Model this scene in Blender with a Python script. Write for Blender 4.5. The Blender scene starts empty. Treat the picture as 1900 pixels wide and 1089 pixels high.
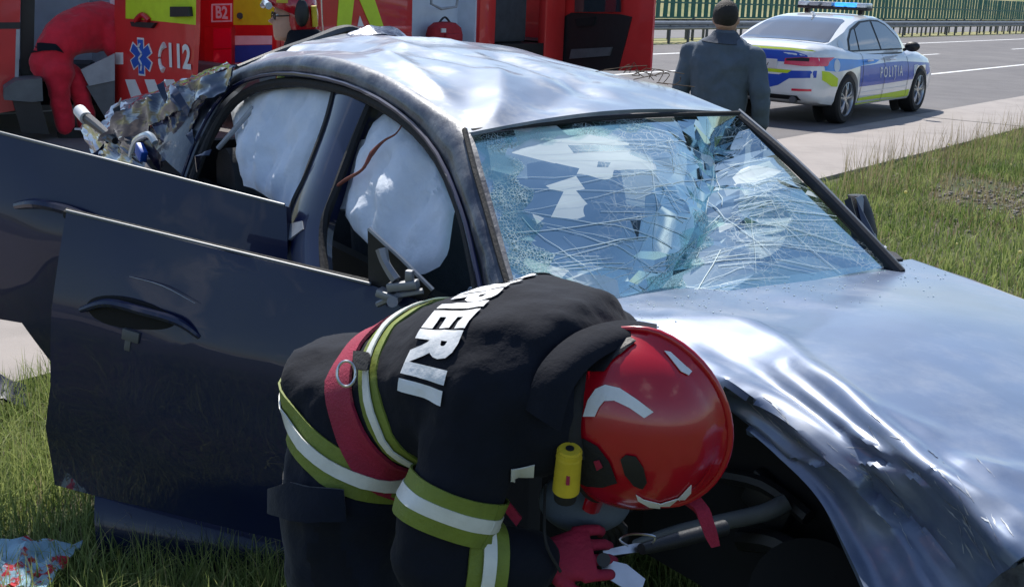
import bpy, bmesh, math, random
import numpy as np
from mathutils import Vector, Matrix, noise, geometry
from mathutils.bvhtree import BVHTree

random.seed(7); np.random.seed(7)
scene = bpy.context.scene
COL = scene.collection
R = math.radians

# ------------------------------------------------------------------ camera, sky, sun, exposure
FPX, CXP, CYP = 2200.0, 950.0, 544.5            # lens in pixels of the 1900 x 1089 photograph
PITCH, ROLL, EYE = math.atan(572 / 2200), R(2.3), 1.74
cam_d = bpy.data.cameras.new('camera'); cam = bpy.data.objects.new('camera', cam_d); COL.objects.link(cam)
cam_d.sensor_width = 36; cam_d.lens = FPX / 1900 * 36; cam_d.clip_start = .05; cam_d.clip_end = 2000
CF = Vector((0, math.cos(PITCH), -math.sin(PITCH))); _u = Vector((0, math.sin(PITCH), math.cos(PITCH))); _r = Vector((1, 0, 0))
CR = math.cos(ROLL) * _r + math.sin(ROLL) * _u; CU = -math.sin(ROLL) * _r + math.cos(ROLL) * _u
CC = Vector((0, 0, EYE))
cam.matrix_world = Matrix(((CR.x, CU.x, -CF.x, CC.x), (CR.y, CU.y, -CF.y, CC.y), (CR.z, CU.z, -CF.z, CC.z), (0, 0, 0, 1)))
scene.camera = cam

SUN_AZ, SUN_EL = R(-14), R(52)                  # azimuth from +Y towards +X
w = bpy.data.worlds.new('World'); scene.world = w; w.use_nodes = True
nt = w.node_tree; nt.nodes.clear()
sky = nt.nodes.new('ShaderNodeTexSky'); sky.sky_type = 'NISHITA'; sky.sun_disc = False
sky.sun_elevation = SUN_EL; sky.sun_rotation = SUN_AZ; sky.air_density = 1.0; sky.dust_density = .6; sky.ozone_density = 3.0
tc = nt.nodes.new('ShaderNodeTexCoord')
# scattered fair-weather cloud over the whole dome
sep = nt.nodes.new('ShaderNodeSeparateXYZ'); nt.links.new(tc.outputs['Generated'], sep.inputs[0])
addz = nt.nodes.new('ShaderNodeMath'); addz.operation = 'ADD'; addz.inputs[1].default_value = .25; nt.links.new(sep.outputs['Z'], addz.inputs[0])
mxz = nt.nodes.new('ShaderNodeMath'); mxz.operation = 'MAXIMUM'; mxz.inputs[1].default_value = .12; nt.links.new(addz.outputs[0], mxz.inputs[0])
dvx = nt.nodes.new('ShaderNodeVectorMath'); dvx.operation = 'DIVIDE'; nt.links.new(tc.outputs['Generated'], dvx.inputs[0])
cmb = nt.nodes.new('ShaderNodeCombineXYZ')
for i in range(3): nt.links.new(mxz.outputs[0], cmb.inputs[i])
nt.links.new(cmb.outputs[0], dvx.inputs[1])
cn = nt.nodes.new('ShaderNodeTexNoise'); cn.inputs['Scale'].default_value = 2.1; cn.inputs['Detail'].default_value = 7; cn.inputs['Roughness'].default_value = .58
nt.links.new(dvx.outputs[0], cn.inputs['Vector'])
cr = nt.nodes.new('ShaderNodeValToRGB'); cr.color_ramp.elements[0].position = .57; cr.color_ramp.elements[1].position = .74
nt.links.new(cn.outputs['Fac'], cr.inputs[0])
mx = nt.nodes.new('ShaderNodeMixRGB'); mx.inputs['Color2'].default_value = (9.5, 9.6, 9.9, 1)
nt.links.new(cr.outputs[0], mx.inputs['Fac']); nt.links.new(sky.outputs[0], mx.inputs['Color1'])
bg = nt.nodes.new('ShaderNodeBackground'); bg.inputs['Strength'].default_value = .13
wo = nt.nodes.new('ShaderNodeOutputWorld')
nt.links.new(mx.outputs[0], bg.inputs[0]); nt.links.new(bg.outputs[0], wo.inputs[0])
sd = bpy.data.lights.new('sun', 'SUN'); sd.energy = 5.0; sd.angle = R(.53); sd.color = (1, .955, .88)
so = bpy.data.objects.new('sun', sd); COL.objects.link(so)
SUNV = Vector((math.sin(SUN_AZ) * math.cos(SUN_EL), math.cos(SUN_AZ) * math.cos(SUN_EL), math.sin(SUN_EL)))
so.rotation_euler = SUNV.to_track_quat('Z', 'Y').to_euler(); so.location = SUNV * 60
scene.view_settings.view_transform = 'Standard'; scene.view_settings.look = 'None'
scene.view_settings.exposure = .25; scene.view_settings.gamma = 1
scene.render.engine = 'CYCLES'
scene.cycles.use_denoising = True
scene.cycles.max_bounces = 8; scene.cycles.transparent_max_bounces = 12; scene.cycles.glossy_bounces = 4
scene.cycles.sample_clamp_indirect = 4; scene.cycles.sample_clamp_direct = 12
scene.cycles.caustics_reflective = False; scene.cycles.caustics_refractive = False

# ------------------------------------------------------------------ survey helpers (photo ray -> place)
def ray(px, py): return CF + CR * ((px - CXP) / FPX) - CU * ((py - CYP) / FPX)
def at(px, py, Y): d = ray(px, py); return CC + d * (Y / d.y)
def on_ground(px, py, z=0.0): d = ray(px, py); return CC + d * ((z - EYE) / d.z)
def on_plane(px, py, p0, n): d = ray(px, py); return CC + d * ((Vector(p0) - CC).dot(n) / d.dot(n))

# ------------------------------------------------------------------ materials
MATS = {}
def nd(t, k, **kw):
    n = t.nodes.new(k)
    for a, b in kw.items():
        if a in n.inputs: n.inputs[a].default_value = b
        else: setattr(n, a, b)
    return n
def mat(name, col, rough=.6, metal=0.0, coat=0.0, var=0.0, vscale=6.0, bump=0.0, bscale=40.0, spec=.5, col2=None, c2pos=(.5, .62), c2scale=3.0, stretch=None, emit=None, estr=0, sheen=0, coatr=.04, c2rough=None, alpha=None, bdist=.02):
    m = bpy.data.materials.new(name); m.use_nodes = True; t = m.node_tree
    b = t.nodes['Principled BSDF']
    b.inputs['Base Color'].default_value = (*col, 1); b.inputs['Roughness'].default_value = rough
    b.inputs['Metallic'].default_value = metal; b.inputs['Coat Weight'].default_value = coat; b.inputs['Coat Roughness'].default_value = coatr
    b.inputs['Specular IOR Level'].default_value = spec
    if sheen: b.inputs['Sheen Weight'].default_value = sheen
    if emit: b.inputs['Emission Color'].default_value = (*emit, 1); b.inputs['Emission Strength'].default_value = estr
    tcn = nd(t, 'ShaderNodeTexCoord'); src = tcn.outputs['Object']
    if stretch:
        mp = nd(t, 'ShaderNodeMapping'); mp.inputs['Scale'].default_value = stretch; t.links.new(src, mp.inputs[0]); src = mp.outputs[0]
    cout = None
    if var:
        n = nd(t, 'ShaderNodeTexNoise', Scale=vscale, Detail=6.0, Roughness=.6); t.links.new(tcn.outputs['Object'], n.inputs['Vector'])
        mr = nd(t, 'ShaderNodeMapRange'); mr.inputs['From Min'].default_value = .25; mr.inputs['From Max'].default_value = .75
        mr.inputs['To Min'].default_value = 1 - var; mr.inputs['To Max'].default_value = 1 + var; t.links.new(n.outputs['Fac'], mr.inputs[0])
        mu = nd(t, 'ShaderNodeVectorMath', operation='SCALE'); mu.inputs[0].default_value = col; t.links.new(mr.outputs[0], mu.inputs['Scale'])
        cout = mu.outputs[0]
    if col2:
        n = nd(t, 'ShaderNodeTexNoise', Scale=c2scale, Detail=8.0, Roughness=.65); t.links.new(src, n.inputs['Vector'])
        rp = nd(t, 'ShaderNodeValToRGB'); rp.color_ramp.elements[0].position, rp.color_ramp.elements[1].position = c2pos
        t.links.new(n.outputs['Fac'], rp.inputs[0])
        mxn = nd(t, 'ShaderNodeMixRGB'); mxn.inputs['Color1'].default_value = (*col, 1); mxn.inputs['Color2'].default_value = (*col2, 1)
        t.links.new(rp.outputs[0], mxn.inputs['Fac'])
        if cout: t.links.new(cout, mxn.inputs['Color1'])
        cout = mxn.outputs[0]
        if c2rough is not None:
            q = nd(t, 'ShaderNodeMapRange'); q.inputs['To Min'].default_value = rough; q.inputs['To Max'].default_value = c2rough
            t.links.new(rp.outputs[0], q.inputs[0]); t.links.new(q.outputs[0], b.inputs['Roughness'])
            if coat:
                q2 = nd(t, 'ShaderNodeMapRange'); q2.inputs['To Min'].default_value = coat; q2.inputs['To Max'].default_value = 0
                t.links.new(rp.outputs[0], q2.inputs[0]); t.links.new(q2.outputs[0], b.inputs['Coat Weight'])
                q3 = nd(t, 'ShaderNodeMapRange'); q3.inputs['To Min'].default_value = metal; q3.inputs['To Max'].default_value = 0
                t.links.new(rp.outputs[0], q3.inputs[0]); t.links.new(q3.outputs[0], b.inputs['Metallic'])
    if cout: t.links.new(cout, b.inputs['Base Color'])
    if bump:
        n = nd(t, 'ShaderNodeTexNoise', Scale=bscale, Detail=5.0, Roughness=.6); t.links.new(src, n.inputs['Vector'])
        bp = nd(t, 'ShaderNodeBump', Strength=bump, Distance=bdist); t.links.new(n.outputs['Fac'], bp.inputs['Height']); t.links.new(bp.outputs[0], b.inputs['Normal'])
        if coat: pass
    MATS[name] = m
    return m

navy = (.0025, .009, .040)
mat('navy_paint', (.0008, .006, .042), .4, 0, .6, var=.2, vscale=3, spec=.3, coatr=.02)
mat('navy_crushed', (.006, .013, .042), .3, .2, 1.0, var=.3, vscale=6, col2=(.26, .28, .31), c2pos=(.60, .74), c2scale=8, c2rough=.5, coatr=.05)
mat('navy_roof_skylit', (.17, .20, .26), .36, .45, .8, var=.3, vscale=3, col2=(.42, .42, .42), c2pos=(.50, .80), c2scale=4, c2rough=.6, coatr=.14)  # navy roof lightened: sky reflection put into the base colour, plus pale scuffs
mat('navy_hood_skylit', (.12, .165, .265), .46, .3, .85, var=.22, vscale=3, col2=(.30, .33, .38), c2pos=(.48, .85), c2scale=3.2, c2rough=.6, coatr=.20)  # same navy paint, its sky reflection painted in as paler blue, plus dust
mat('navy_scraped', (.012, .02, .045), .45, .2, .5, var=.3, vscale=8, col2=(.20, .215, .24), c2pos=(.42, .72), c2scale=7, c2rough=.6, bump=.35, bscale=9, bdist=.02)
mat('torn_metal', (.30, .32, .36), .34, .7, 0, var=.35, vscale=9, col2=(.008, .014, .04), c2pos=(.40, .48), c2scale=5, c2rough=.2, bump=.3, bscale=16)
mat('highlight_metal', (.45, .46, .48), .38, .9, 0, var=.25, vscale=12, bump=.15, bscale=60)  # bright metal for the painted highlight on the front door
mat('chrome_trim', (.20, .21, .22), .5, .3)
mat('silver_metal', (.62, .63, .65), .3, 1.0, var=.15, vscale=20)
mat('black_plastic', (.012, .012, .014), .5, var=.3, vscale=12, bump=.1, bscale=150)
mat('black_rubber', (.010, .010, .011), .75, var=.3, vscale=10, bump=.2, bscale=90)
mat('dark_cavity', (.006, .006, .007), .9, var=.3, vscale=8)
mat('grey_plastic', (.10, .11, .12), .6, var=.2, vscale=8, bump=.1, bscale=90)
mat('grey_light_plastic', (.33, .35, .38), .6, var=.2, vscale=8)
mat('glass_edge', (.62, .74, .74), .3, spec=.8)
mat('scraped_paint', (.34, .37, .41), .5, .3, var=.4, vscale=60)
mat('seat_fabric', (.05, .055, .065), .9, var=.3, vscale=9, bump=.3, bscale=160)
mat('airbag_cloth', (.74, .79, .86), .95, var=.1, vscale=5, bump=.35, bscale=14, col2=(.62, .69, .78), c2pos=(.5, .8), c2scale=6)
mat('wire_red', (.20, .05, .03), .6, var=.3, vscale=40)
mat('jacket_cloth', (.0050, .0068, .0135), .88, var=.35, vscale=7, bump=.30, bscale=26, sheen=.03, bdist=.012, spec=.25)
mat('trouser_cloth', (.004, .007, .018), .9, var=.35, vscale=7, bump=.35, bscale=24, sheen=.12, bdist=.012, spec=.25)
mat('lime_band', (.17, .215, .028), .65, var=.2, vscale=18, bump=.2, bscale=90)
mat('silver_band', (.70, .70, .65), .45, var=.16, vscale=14, bump=.25, bscale=34, bdist=.01)
mat('white_print', (.74, .75, .76), .6, var=.10, vscale=20, bump=.15, bscale=60)
mat('belt_red', (.30, .012, .045), .7, var=.25, vscale=14, bump=.3, bscale=200)
mat('helmet_red', (.42, .003, .014), .25, coat=.7, coatr=.03, var=.12, vscale=6)
mat('glove_red', (.30, .010, .040), .8, var=.25, vscale=22, bump=.3, bscale=130)
mat('glove_black', (.012, .012, .014), .8, var=.25, vscale=22, bump=.3, bscale=130)
mat('torch_yellow', (.62, .46, .03), .42, var=.18, vscale=24)
mat('skin', (.50, .29, .21), .55, var=.12, vscale=18)
mat('skin_dark', (.36, .2, .15), .55, var=.12, vscale=18)
mat('hair_dark', (.02, .015, .012), .7, bump=.5, bscale=120)
mat('suit_red', (.60, .008, .030), .8, var=.22, vscale=6, bump=.4, bscale=12, sheen=.2, bdist=.03)
mat('truck_red', (.52, .016, .020), .34, coat=.6, var=.14, vscale=2)
mat('truck_red_bright', (.62, .030, .030), .36, coat=.6, var=.12, vscale=2)
mat('lamp_red', (.72, .01, .05), .18, coat=1.0)
mat('lime_vinyl', (.52, .68, .02), .5, var=.1, vscale=9)
mat('white_vinyl', (.70, .70, .70), .5, var=.1, vscale=9)
mat('blue_vinyl', (.01, .09, .45), .45, var=.1, vscale=9)
mat('pale_blue_panel', (.62, .70, .80), .55, var=.12, vscale=4)
mat('bag_red', (.36, .012, .02), .75, var=.25, vscale=12, bump=.35, bscale=30)
mat('white_paint', (.72, .74, .76), .28, coat=1.0, var=.05, vscale=4)
mat('police_blue', (.006, .065, .46), .4, coat=.35, var=.10, vscale=4)
mat('police_lightblue', (.01, .24, .75), .4, coat=.35, var=.10, vscale=4)
mat('car_glass', (.02, .03, .04), .04, coat=1.0, spec=1.0)
mat('light_bar_blue', (.02, .25, .75), .2, coat=1.0, emit=(.05, .35, 1.0), estr=1.2)
mat('clear_plastic', (.55, .62, .68), .2, coat=1.0)
mat('tyre', (.011, .011, .012), .8, var=.3, vscale=20, bump=.2, bscale=80)
mat('alloy', (.50, .51, .53), .32, .9, var=.12, vscale=20)
mat('asphalt', (.125, .118, .122), .85, var=.22, vscale=1.6, bump=.35, bscale=180, col2=(.165, .155, .155), c2pos=(.42, .7), c2scale=.35, stretch=(1, 1, 1))
mat('asphalt_far', (.16, .155, .158), .85, var=.18, vscale=.7, bump=.2, bscale=90)
mat('concrete', (.33, .295, .275), .85, var=.10, vscale=2.2, bump=.25, bscale=120, col2=(.25, .225, .21), c2pos=(.5, .75), c2scale=1.3)
mat('line_paint', (.72, .72, .72), .7, var=.14, vscale=12)
mat('soil', (.085, .075, .045), .95, var=.4, vscale=2.5, bump=.8, bscale=14, col2=(.05, .07, .022), c2pos=(.42, .6), c2scale=1.2)
mat('embankment', (.34, .31, .14), .95, var=.35, vscale=.5, bump=.6, bscale=3, col2=(.17, .20, .07), c2pos=(.45, .62), c2scale=.25)
mat('galvanised', (.28, .29, .31), .5, .6, var=.2, vscale=3)
mat('galvanised_dark', (.11, .115, .125), .6, .4, var=.2, vscale=3)
mat('fence_green', (.008, .13, .095), .5, var=.2, vscale=2)
mat('pebble', (.26, .23, .20), .9, var=.4, vscale=9)
mat('dull_blue_cloth', (.10, .125, .16), .9, var=.2, vscale=8, bump=.3, bscale=20)
mat('uniform_cloth', (.06, .075, .105), .85, var=.3, vscale=7, bump=.5, bscale=14, bdist=.02)
mat('dull_grey_cloth', (.11, .125, .145), .9, var=.2, vscale=8, bump=.3, bscale=20)
mat('bark', (.06, .045, .03), .95, var=.3, vscale=9, bump=.6, bscale=20)
def leafy(name, c1, c2, scale=.6):
    m = bpy.data.materials.new(name); m.use_nodes = True; t = m.node_tree; b = t.nodes['Principled BSDF']
    tcn = nd(t, 'ShaderNodeTexCoord'); n = nd(t, 'ShaderNodeTexNoise', Scale=scale, Detail=5.0); t.links.new(tcn.outputs['Object'], n.inputs['Vector'])
    n2 = nd(t, 'ShaderNodeTexWhiteNoise'); n2.noise_dimensions = '3D'
    g = nd(t, 'ShaderNodeNewGeometry'); 
    rp = nd(t, 'ShaderNodeValToRGB'); rp.color_ramp.elements[0].color = (*c1, 1); rp.color_ramp.elements[1].color = (*c2, 1)
    rp.color_ramp.elements[0].position = .32; rp.color_ramp.elements[1].position = .68
    ad = nd(t, 'ShaderNodeMath', operation='MULTIPLY_ADD'); ad.inputs[1].default_value = .5; 
    t.links.new(g.outputs['Random Per Island'], ad.inputs[0])
    sb = nd(t, 'ShaderNodeMath', operation='SUBTRACT'); sb.inputs[1].default_value = .25; t.links.new(n.outputs['Fac'], sb.inputs[0]); t.links.new(sb.outputs[0], ad.inputs[2])
    t.links.new(ad.outputs[0], rp.inputs[0]); t.links.new(rp.outputs[0], b.inputs['Base Color'])
    b.inputs['Roughness'].default_value = .6; b.inputs['Specular IOR Level'].default_value = .3
    tr = nd(t, 'ShaderNodeBsdfTranslucent'); t.links.new(rp.outputs[0], tr.inputs[0])
    ms = nd(t, 'ShaderNodeMixShader'); ms.inputs[0].default_value = .45
    out = t.nodes['Material Output']; t.links.new(b.outputs[0], ms.inputs[1]); t.links.new(tr.outputs[0], ms.inputs[2]); t.links.new(ms.outputs[0], out.inputs[0])
    MATS[name] = m
leafy('grass_blade', (.11, .18, .04), (.35, .40, .14), .9)
leafy('grass_dry', (.22, .17, .09), (.34, .29, .17), .9)
leafy('tree_leaf', (.02, .045, .012), (.06, .10, .025), .3)
mat('twig_brown', (.10, .065, .04), .9)
leafy('flower_white', (.6, .6, .5), (.75, .7, .3), .9)

def glass_mat():
    m = bpy.data.materials.new('cracked_glass'); m.use_nodes = True; t = m.node_tree; t.nodes.clear()
    tcn = nd(t, 'ShaderNodeTexCoord')
    out = nd(t, 'ShaderNodeOutputMaterial')
    trn = nd(t, 'ShaderNodeBsdfTransparent'); trn.inputs[0].default_value = (.60, .80, .77, 1)
    gl = nd(t, 'ShaderNodeBsdfGlossy'); gl.inputs['Roughness'].default_value = .06; gl.inputs[0].default_value = (.68, .86, .90, 1)
    fr = nd(t, 'ShaderNodeFresnel'); fr.inputs[0].default_value = 1.5
    fm = nd(t, 'ShaderNodeMath', operation='MULTIPLY_ADD'); fm.inputs[1].default_value = .68; fm.inputs[2].default_value = .02; fm.use_clamp = True
    t.links.new(fr.outputs[0], fm.inputs[0])
    m1 = nd(t, 'ShaderNodeMixShader'); t.links.new(fm.outputs[0], m1.inputs[0]); t.links.new(trn.outputs[0], m1.inputs[1]); t.links.new(gl.outputs[0], m1.inputs[2])
    # crack lines: fine voronoi edges, stronger in bands
    facs = []
    for sc, wd in ((17, .010), (40, .03)):
        mp = nd(t, 'ShaderNodeMapping'); mp.inputs['Scale'].default_value = (1, .40, 1) if sc == 17 else (1, 1, 1); mp.inputs['Rotation'].default_value = (0, 0, .7)
        t.links.new(tcn.outputs['Object'], mp.inputs[0])
        vo = nd(t, 'ShaderNodeTexVoronoi', feature='DISTANCE_TO_EDGE'); vo.inputs['Scale'].default_value = sc; t.links.new(mp.outputs[0], vo.inputs['Vector'])
        lt = nd(t, 'ShaderNodeMath', operation='LESS_THAN'); lt.inputs[1].default_value = wd; t.links.new(vo.outputs['Distance'], lt.inputs[0]); facs.append(lt.outputs[0])
    ns = nd(t, 'ShaderNodeTexNoise', Scale=3.2, Detail=3.0); t.links.new(tcn.outputs['Object'], ns.inputs['Vector'])
    rp = nd(t, 'ShaderNodeValToRGB'); rp.color_ramp.elements[0].position = .47; rp.color_ramp.elements[1].position = .60; t.links.new(ns.outputs['Fac'], rp.inputs[0])
    mu = nd(t, 'ShaderNodeMath', operation='MULTIPLY'); t.links.new(facs[1], mu.inputs[0]); t.links.new(rp.outputs[0], mu.inputs[1])
    mu0 = nd(t, 'ShaderNodeMath', operation='MULTIPLY'); t.links.new(facs[0], mu0.inputs[0]); t.links.new(rp.outputs[0], mu0.inputs[1]); facs[0] = mu0.outputs[0]
    mxx = nd(t, 'ShaderNodeMath', operation='MAXIMUM'); t.links.new(facs[0], mxx.inputs[0]); t.links.new(mu.outputs[0], mxx.inputs[1])
    m3 = nd(t, 'ShaderNodeMath', operation='MULTIPLY'); m3.inputs[1].default_value = .45; t.links.new(mxx.outputs[0], m3.inputs[0])
    df = nd(t, 'ShaderNodeBsdfPrincipled'); df.inputs['Base Color'].default_value = (.66, .74, .74, 1); df.inputs['Roughness'].default_value = .35
    # bright reflections in tilted shards, painted as diffuse white cells
    mp = nd(t, 'ShaderNodeMapping'); mp.inputs['Scale'].default_value = (1, .45, 1); mp.inputs['Rotation'].default_value = (0, 0, .5); t.links.new(tcn.outputs['Object'], mp.inputs[0])
    vc = nd(t, 'ShaderNodeTexVoronoi'); vc.inputs['Scale'].default_value = 15; t.links.new(mp.outputs[0], vc.inputs['Vector'])
    sx_ = nd(t, 'ShaderNodeSeparateColor'); t.links.new(vc.outputs['Color'], sx_.inputs[0])
    n9 = nd(t, 'ShaderNodeTexNoise', Scale=2.2, Detail=2.0); t.links.new(tcn.outputs['Object'], n9.inputs['Vector'])
    th = nd(t, 'ShaderNodeMapRange'); th.inputs['From Min'].default_value = .42; th.inputs['From Max'].default_value = .62; th.inputs['To Min'].default_value = 1.0; th.inputs['To Max'].default_value = .80; t.links.new(n9.outputs['Fac'], th.inputs[0])
    g_ = nd(t, 'ShaderNodeMath', operation='GREATER_THAN'); t.links.new(sx_.outputs[0], g_.inputs[0]); t.links.new(th.outputs[0], g_.inputs[1])
    g2 = nd(t, 'ShaderNodeMath', operation='MULTIPLY'); g2.inputs[1].default_value = .8; t.links.new(g_.outputs[0], g2.inputs[0])
    m4 = nd(t, 'ShaderNodeMath', operation='MAXIMUM'); t.links.new(m3.outputs[0], m4.inputs[0]); t.links.new(g2.outputs[0], m4.inputs[1]); m3 = m4
    m2 = nd(t, 'ShaderNodeMixShader'); t.links.new(m3.outputs[0], m2.inputs[0]); t.links.new(m1.outputs[0], m2.inputs[1]); t.links.new(df.outputs[0], m2.inputs[2])
    t.links.new(m2.outputs[0], out.inputs[0]); MATS['cracked_glass'] = m
    m = bpy.data.materials.new('clear_glass'); m.use_nodes = True; t = m.node_tree; t.nodes.clear()
    out = nd(t, 'ShaderNodeOutputMaterial'); trn = nd(t, 'ShaderNodeBsdfTransparent'); trn.inputs[0].default_value = (.75, .85, .88, 1)
    gl = nd(t, 'ShaderNodeBsdfGlossy'); gl.inputs['Roughness'].default_value = .02
    fr = nd(t, 'ShaderNodeFresnel'); fr.inputs[0].default_value = 1.5; fm = nd(t, 'ShaderNodeMath', operation='MULTIPLY_ADD'); fm.inputs[1].default_value = 1.0; fm.inputs[2].default_value = .12
    t.links.new(fr.outputs[0], fm.inputs[0]); m1 = nd(t, 'ShaderNodeMixShader'); t.links.new(fm.outputs[0], m1.inputs[0]); t.links.new(trn.outputs[0], m1.inputs[1]); t.links.new(gl.outputs[0], m1.inputs[2]); t.links.new(m1.outputs[0], out.inputs[0])
    MATS['clear_glass'] = m
    m = bpy.data.materials.new('crushed_glass'); m.use_nodes = True; t = m.node_tree; t.nodes.clear(); tcn = nd(t, 'ShaderNodeTexCoord')
    out = nd(t, 'ShaderNodeOutputMaterial'); trn = nd(t, 'ShaderNodeBsdfTransparent'); trn.inputs[0].default_value = (.80, .92, .90, 1)
    df = nd(t, 'ShaderNodeBsdfPrincipled'); df.inputs['Base Color'].default_value = (.52, .64, .64, 1); df.inputs['Roughness'].default_value = .3
    vo = nd(t, 'ShaderNodeTexVoronoi', feature='DISTANCE_TO_EDGE'); vo.inputs['Scale'].default_value = 105; t.links.new(tcn.outputs['Object'], vo.inputs['Vector'])
    lt = nd(t, 'ShaderNodeMath', operation='LESS_THAN'); lt.inputs[1].default_value = .075; t.links.new(vo.outputs['Distance'], lt.inputs[0])
    ns = nd(t, 'ShaderNodeTexNoise', Scale=9.0, Detail=3.0); t.links.new(tcn.outputs['Object'], ns.inputs['Vector'])
    rp = nd(t, 'ShaderNodeValToRGB'); rp.color_ramp.elements[0].position = .40; rp.color_ramp.elements[1].position = .62; t.links.new(ns.outputs['Fac'], rp.inputs[0])
    mu = nd(t, 'ShaderNodeMath', operation='MULTIPLY'); t.links.new(lt.outputs[0], mu.inputs[0]); t.links.new(rp.outputs[0], mu.inputs[1])
    ad = nd(t, 'ShaderNodeMath', operation='MULTIPLY_ADD'); ad.inputs[1].default_value = .75; ad.inputs[2].default_value = .0; t.links.new(mu.outputs[0], ad.inputs[0])
    m1 = nd(t, 'ShaderNodeMixShader'); t.links.new(ad.outputs[0], m1.inputs[0]); t.links.new(trn.outputs[0], m1.inputs[1]); t.links.new(df.outputs[0], m1.inputs[2]); t.links.new(m1.outputs[0], out.inputs[0]); MATS['crushed_glass'] = m
glass_mat()

# ------------------------------------------------------------------ object helpers
ROOTM = {}
def thing(name, label, cat, loc=(0, 0, 0), rz=0.0, group=None):
    o = bpy.data.objects.new(name, None); COL.objects.link(o); o.empty_display_size = .2
    o.location = loc; o.rotation_euler = (0, 0, rz); o['label'] = label; o['category'] = cat
    if group: o['group'] = group
    ROOTM[o.name] = Matrix.Translation(Vector(loc)) @ Matrix.Rotation(rz, 4, 'Z')
    return o
def tag(o, label, cat, group=None):
    o['label'] = label; o['category'] = cat
    if group: o['group'] = group
    return o
def shade(me, ang=35):
    if ang is None: return
    bm = bmesh.new(); bm.from_mesh(me)
    ca = math.cos(R(ang))
    for f in bm.faces: f.smooth = True
    bm.normal_update()
    for e in bm.edges:
        if len(e.link_faces) == 2: e.smooth = e.link_faces[0].normal.dot(e.link_faces[1].normal) > ca
    bm.to_mesh(me); bm.free()
def obj(name, me, m, parent=None, local=False, smooth=35, kind=None, label=None):
    """me: mesh, bmesh or (verts, faces). local=False: coordinates are world ones."""
    if isinstance(me, bmesh.types.BMesh):
        bm = me; me = bpy.data.meshes.new(name); bm.to_mesh(me); bm.free()
    elif isinstance(me, tuple):
        v, f = me; me = bpy.data.meshes.new(name); me.from_pydata([tuple(p) for p in v], [], f); me.update()
    shade(me, smooth)
    o = bpy.data.objects.new(name, me); COL.objects.link(o)
    for q in (m if isinstance(m, (list, tuple)) else [m]): me.materials.append(MATS[q])
    M = Matrix.Identity(4)
    if parent is not None:
        o.parent = parent; M = ROOTM.get(parent.name, M)
        if not local: me.transform(M.inverted())
    ROOTM[o.name] = M
    if kind: o['kind'] = kind
    if label: o['label'] = label
    return o
def world_thing(name, me, m, label, cat, base=None, group=None, smooth=35):
    """a one-mesh thing whose origin sits at its base"""
    o = obj(name, me, m, smooth=smooth)
    if base is None:
        vs = [v.co for v in o.data.vertices]; base = Vector((sum(v.x for v in vs) / len(vs), sum(v.y for v in vs) / len(vs), min(v.z for v in vs)))
    o.data.transform(Matrix.Translation(-Vector(base))); o.location = base
    ROOTM[o.name] = Matrix.Translation(Vector(base))
    return tag(o, label, cat, group)

def box(bm, c, s, rot=None, bev=0.0):
    r = bmesh.ops.create_cube(bm, size=1.0); vs = r['verts']
    M = Matrix.Translation(Vector(c)) @ (rot if rot else Matrix.Identity(4)) @ Matrix.Diagonal((*s, 1))
    bmesh.ops.transform(bm, matrix=M, verts=vs)
    if bev:
        es = list({e for v in vs for e in v.link_edges})
        bmesh.ops.bevel(bm, geom=es, offset=bev, segments=2, profile=.5, affect='EDGES')
    return bm
def boxm(c, s, rot=None, bev=0.0): return box(bmesh.new(), c, s, rot, bev)
def cyl(bm, a, b, r1, r2=None, n=16, caps=True):
    a, b = Vector(a), Vector(b); r2 = r1 if r2 is None else r2
    d = b - a; M = Matrix.Translation((a + b) / 2) @ d.to_track_quat('Z', 'Y').to_matrix().to_4x4()
    bmesh.ops.create_cone(bm, cap_ends=caps, segments=n, radius1=r1, radius2=r2, depth=d.length, matrix=M); return bm
def cylm(*a, **k): return cyl(bmesh.new(), *a, **k)
def frames(pts, up=(0, 0, 1)):
    out = []; up = Vector(up)
    for i, p in enumerate(pts):
        t = (pts[min(i + 1, len(pts) - 1)] - pts[max(i - 1, 0)]).normalized()
        u = up - t * up.dot(t)
        if u.length < 1e-3: u = Vector((1, 0, 0)) - t * t.x
        u.normalize(); out.append((t, u, t.cross(u)))
    return out
def smooth_path(pts, k=6):
    pts = [Vector(p) for p in pts]; out = []
    for i in range(len(pts) - 1):
        p0, p1, p2, p3 = pts[max(i - 1, 0)], pts[i], pts[i + 1], pts[min(i + 2, len(pts) - 1)]
        for j in range(k):
            t = j / k
            out.append(.5 * ((2 * p1) + (p2 - p0) * t + (2 * p0 - 5 * p1 + 4 * p2 - p3) * t * t + (-p0 + 3 * p1 - 3 * p2 + p3) * t ** 3))
    out.append(pts[-1]); return out
def tube(bm, pts, r, n=8, k=0, up=(0, 0, 1)):
    pts = smooth_path(pts, k) if k else [Vector(p) for p in pts]
    rs = r if isinstance(r, (list, tuple)) else [r] * len(pts)
    if len(rs) != len(pts): rs = [float(x) for x in np.interp(np.linspace(0, 1, len(pts)), np.linspace(0, 1, len(rs)), rs)]
    rings = []
    for p, (t, u, v), q in zip(pts, frames(pts, up), rs):
        rings.append([bm.verts.new(p + u * (q * math.cos(2 * math.pi * i / n)) + v * (q * math.sin(2 * math.pi * i / n))) for i in range(n)])
    for a, b in zip(rings, rings[1:]):
        for i in range(n): bm.faces.new((a[i], a[(i + 1) % n], b[(i + 1) % n], b[i]))
    bm.faces.new(rings[0][::-1]); bm.faces.new(rings[-1]); return bm
def tubem(*a, **k): return tube(bmesh.new(), *a, **k)
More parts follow.
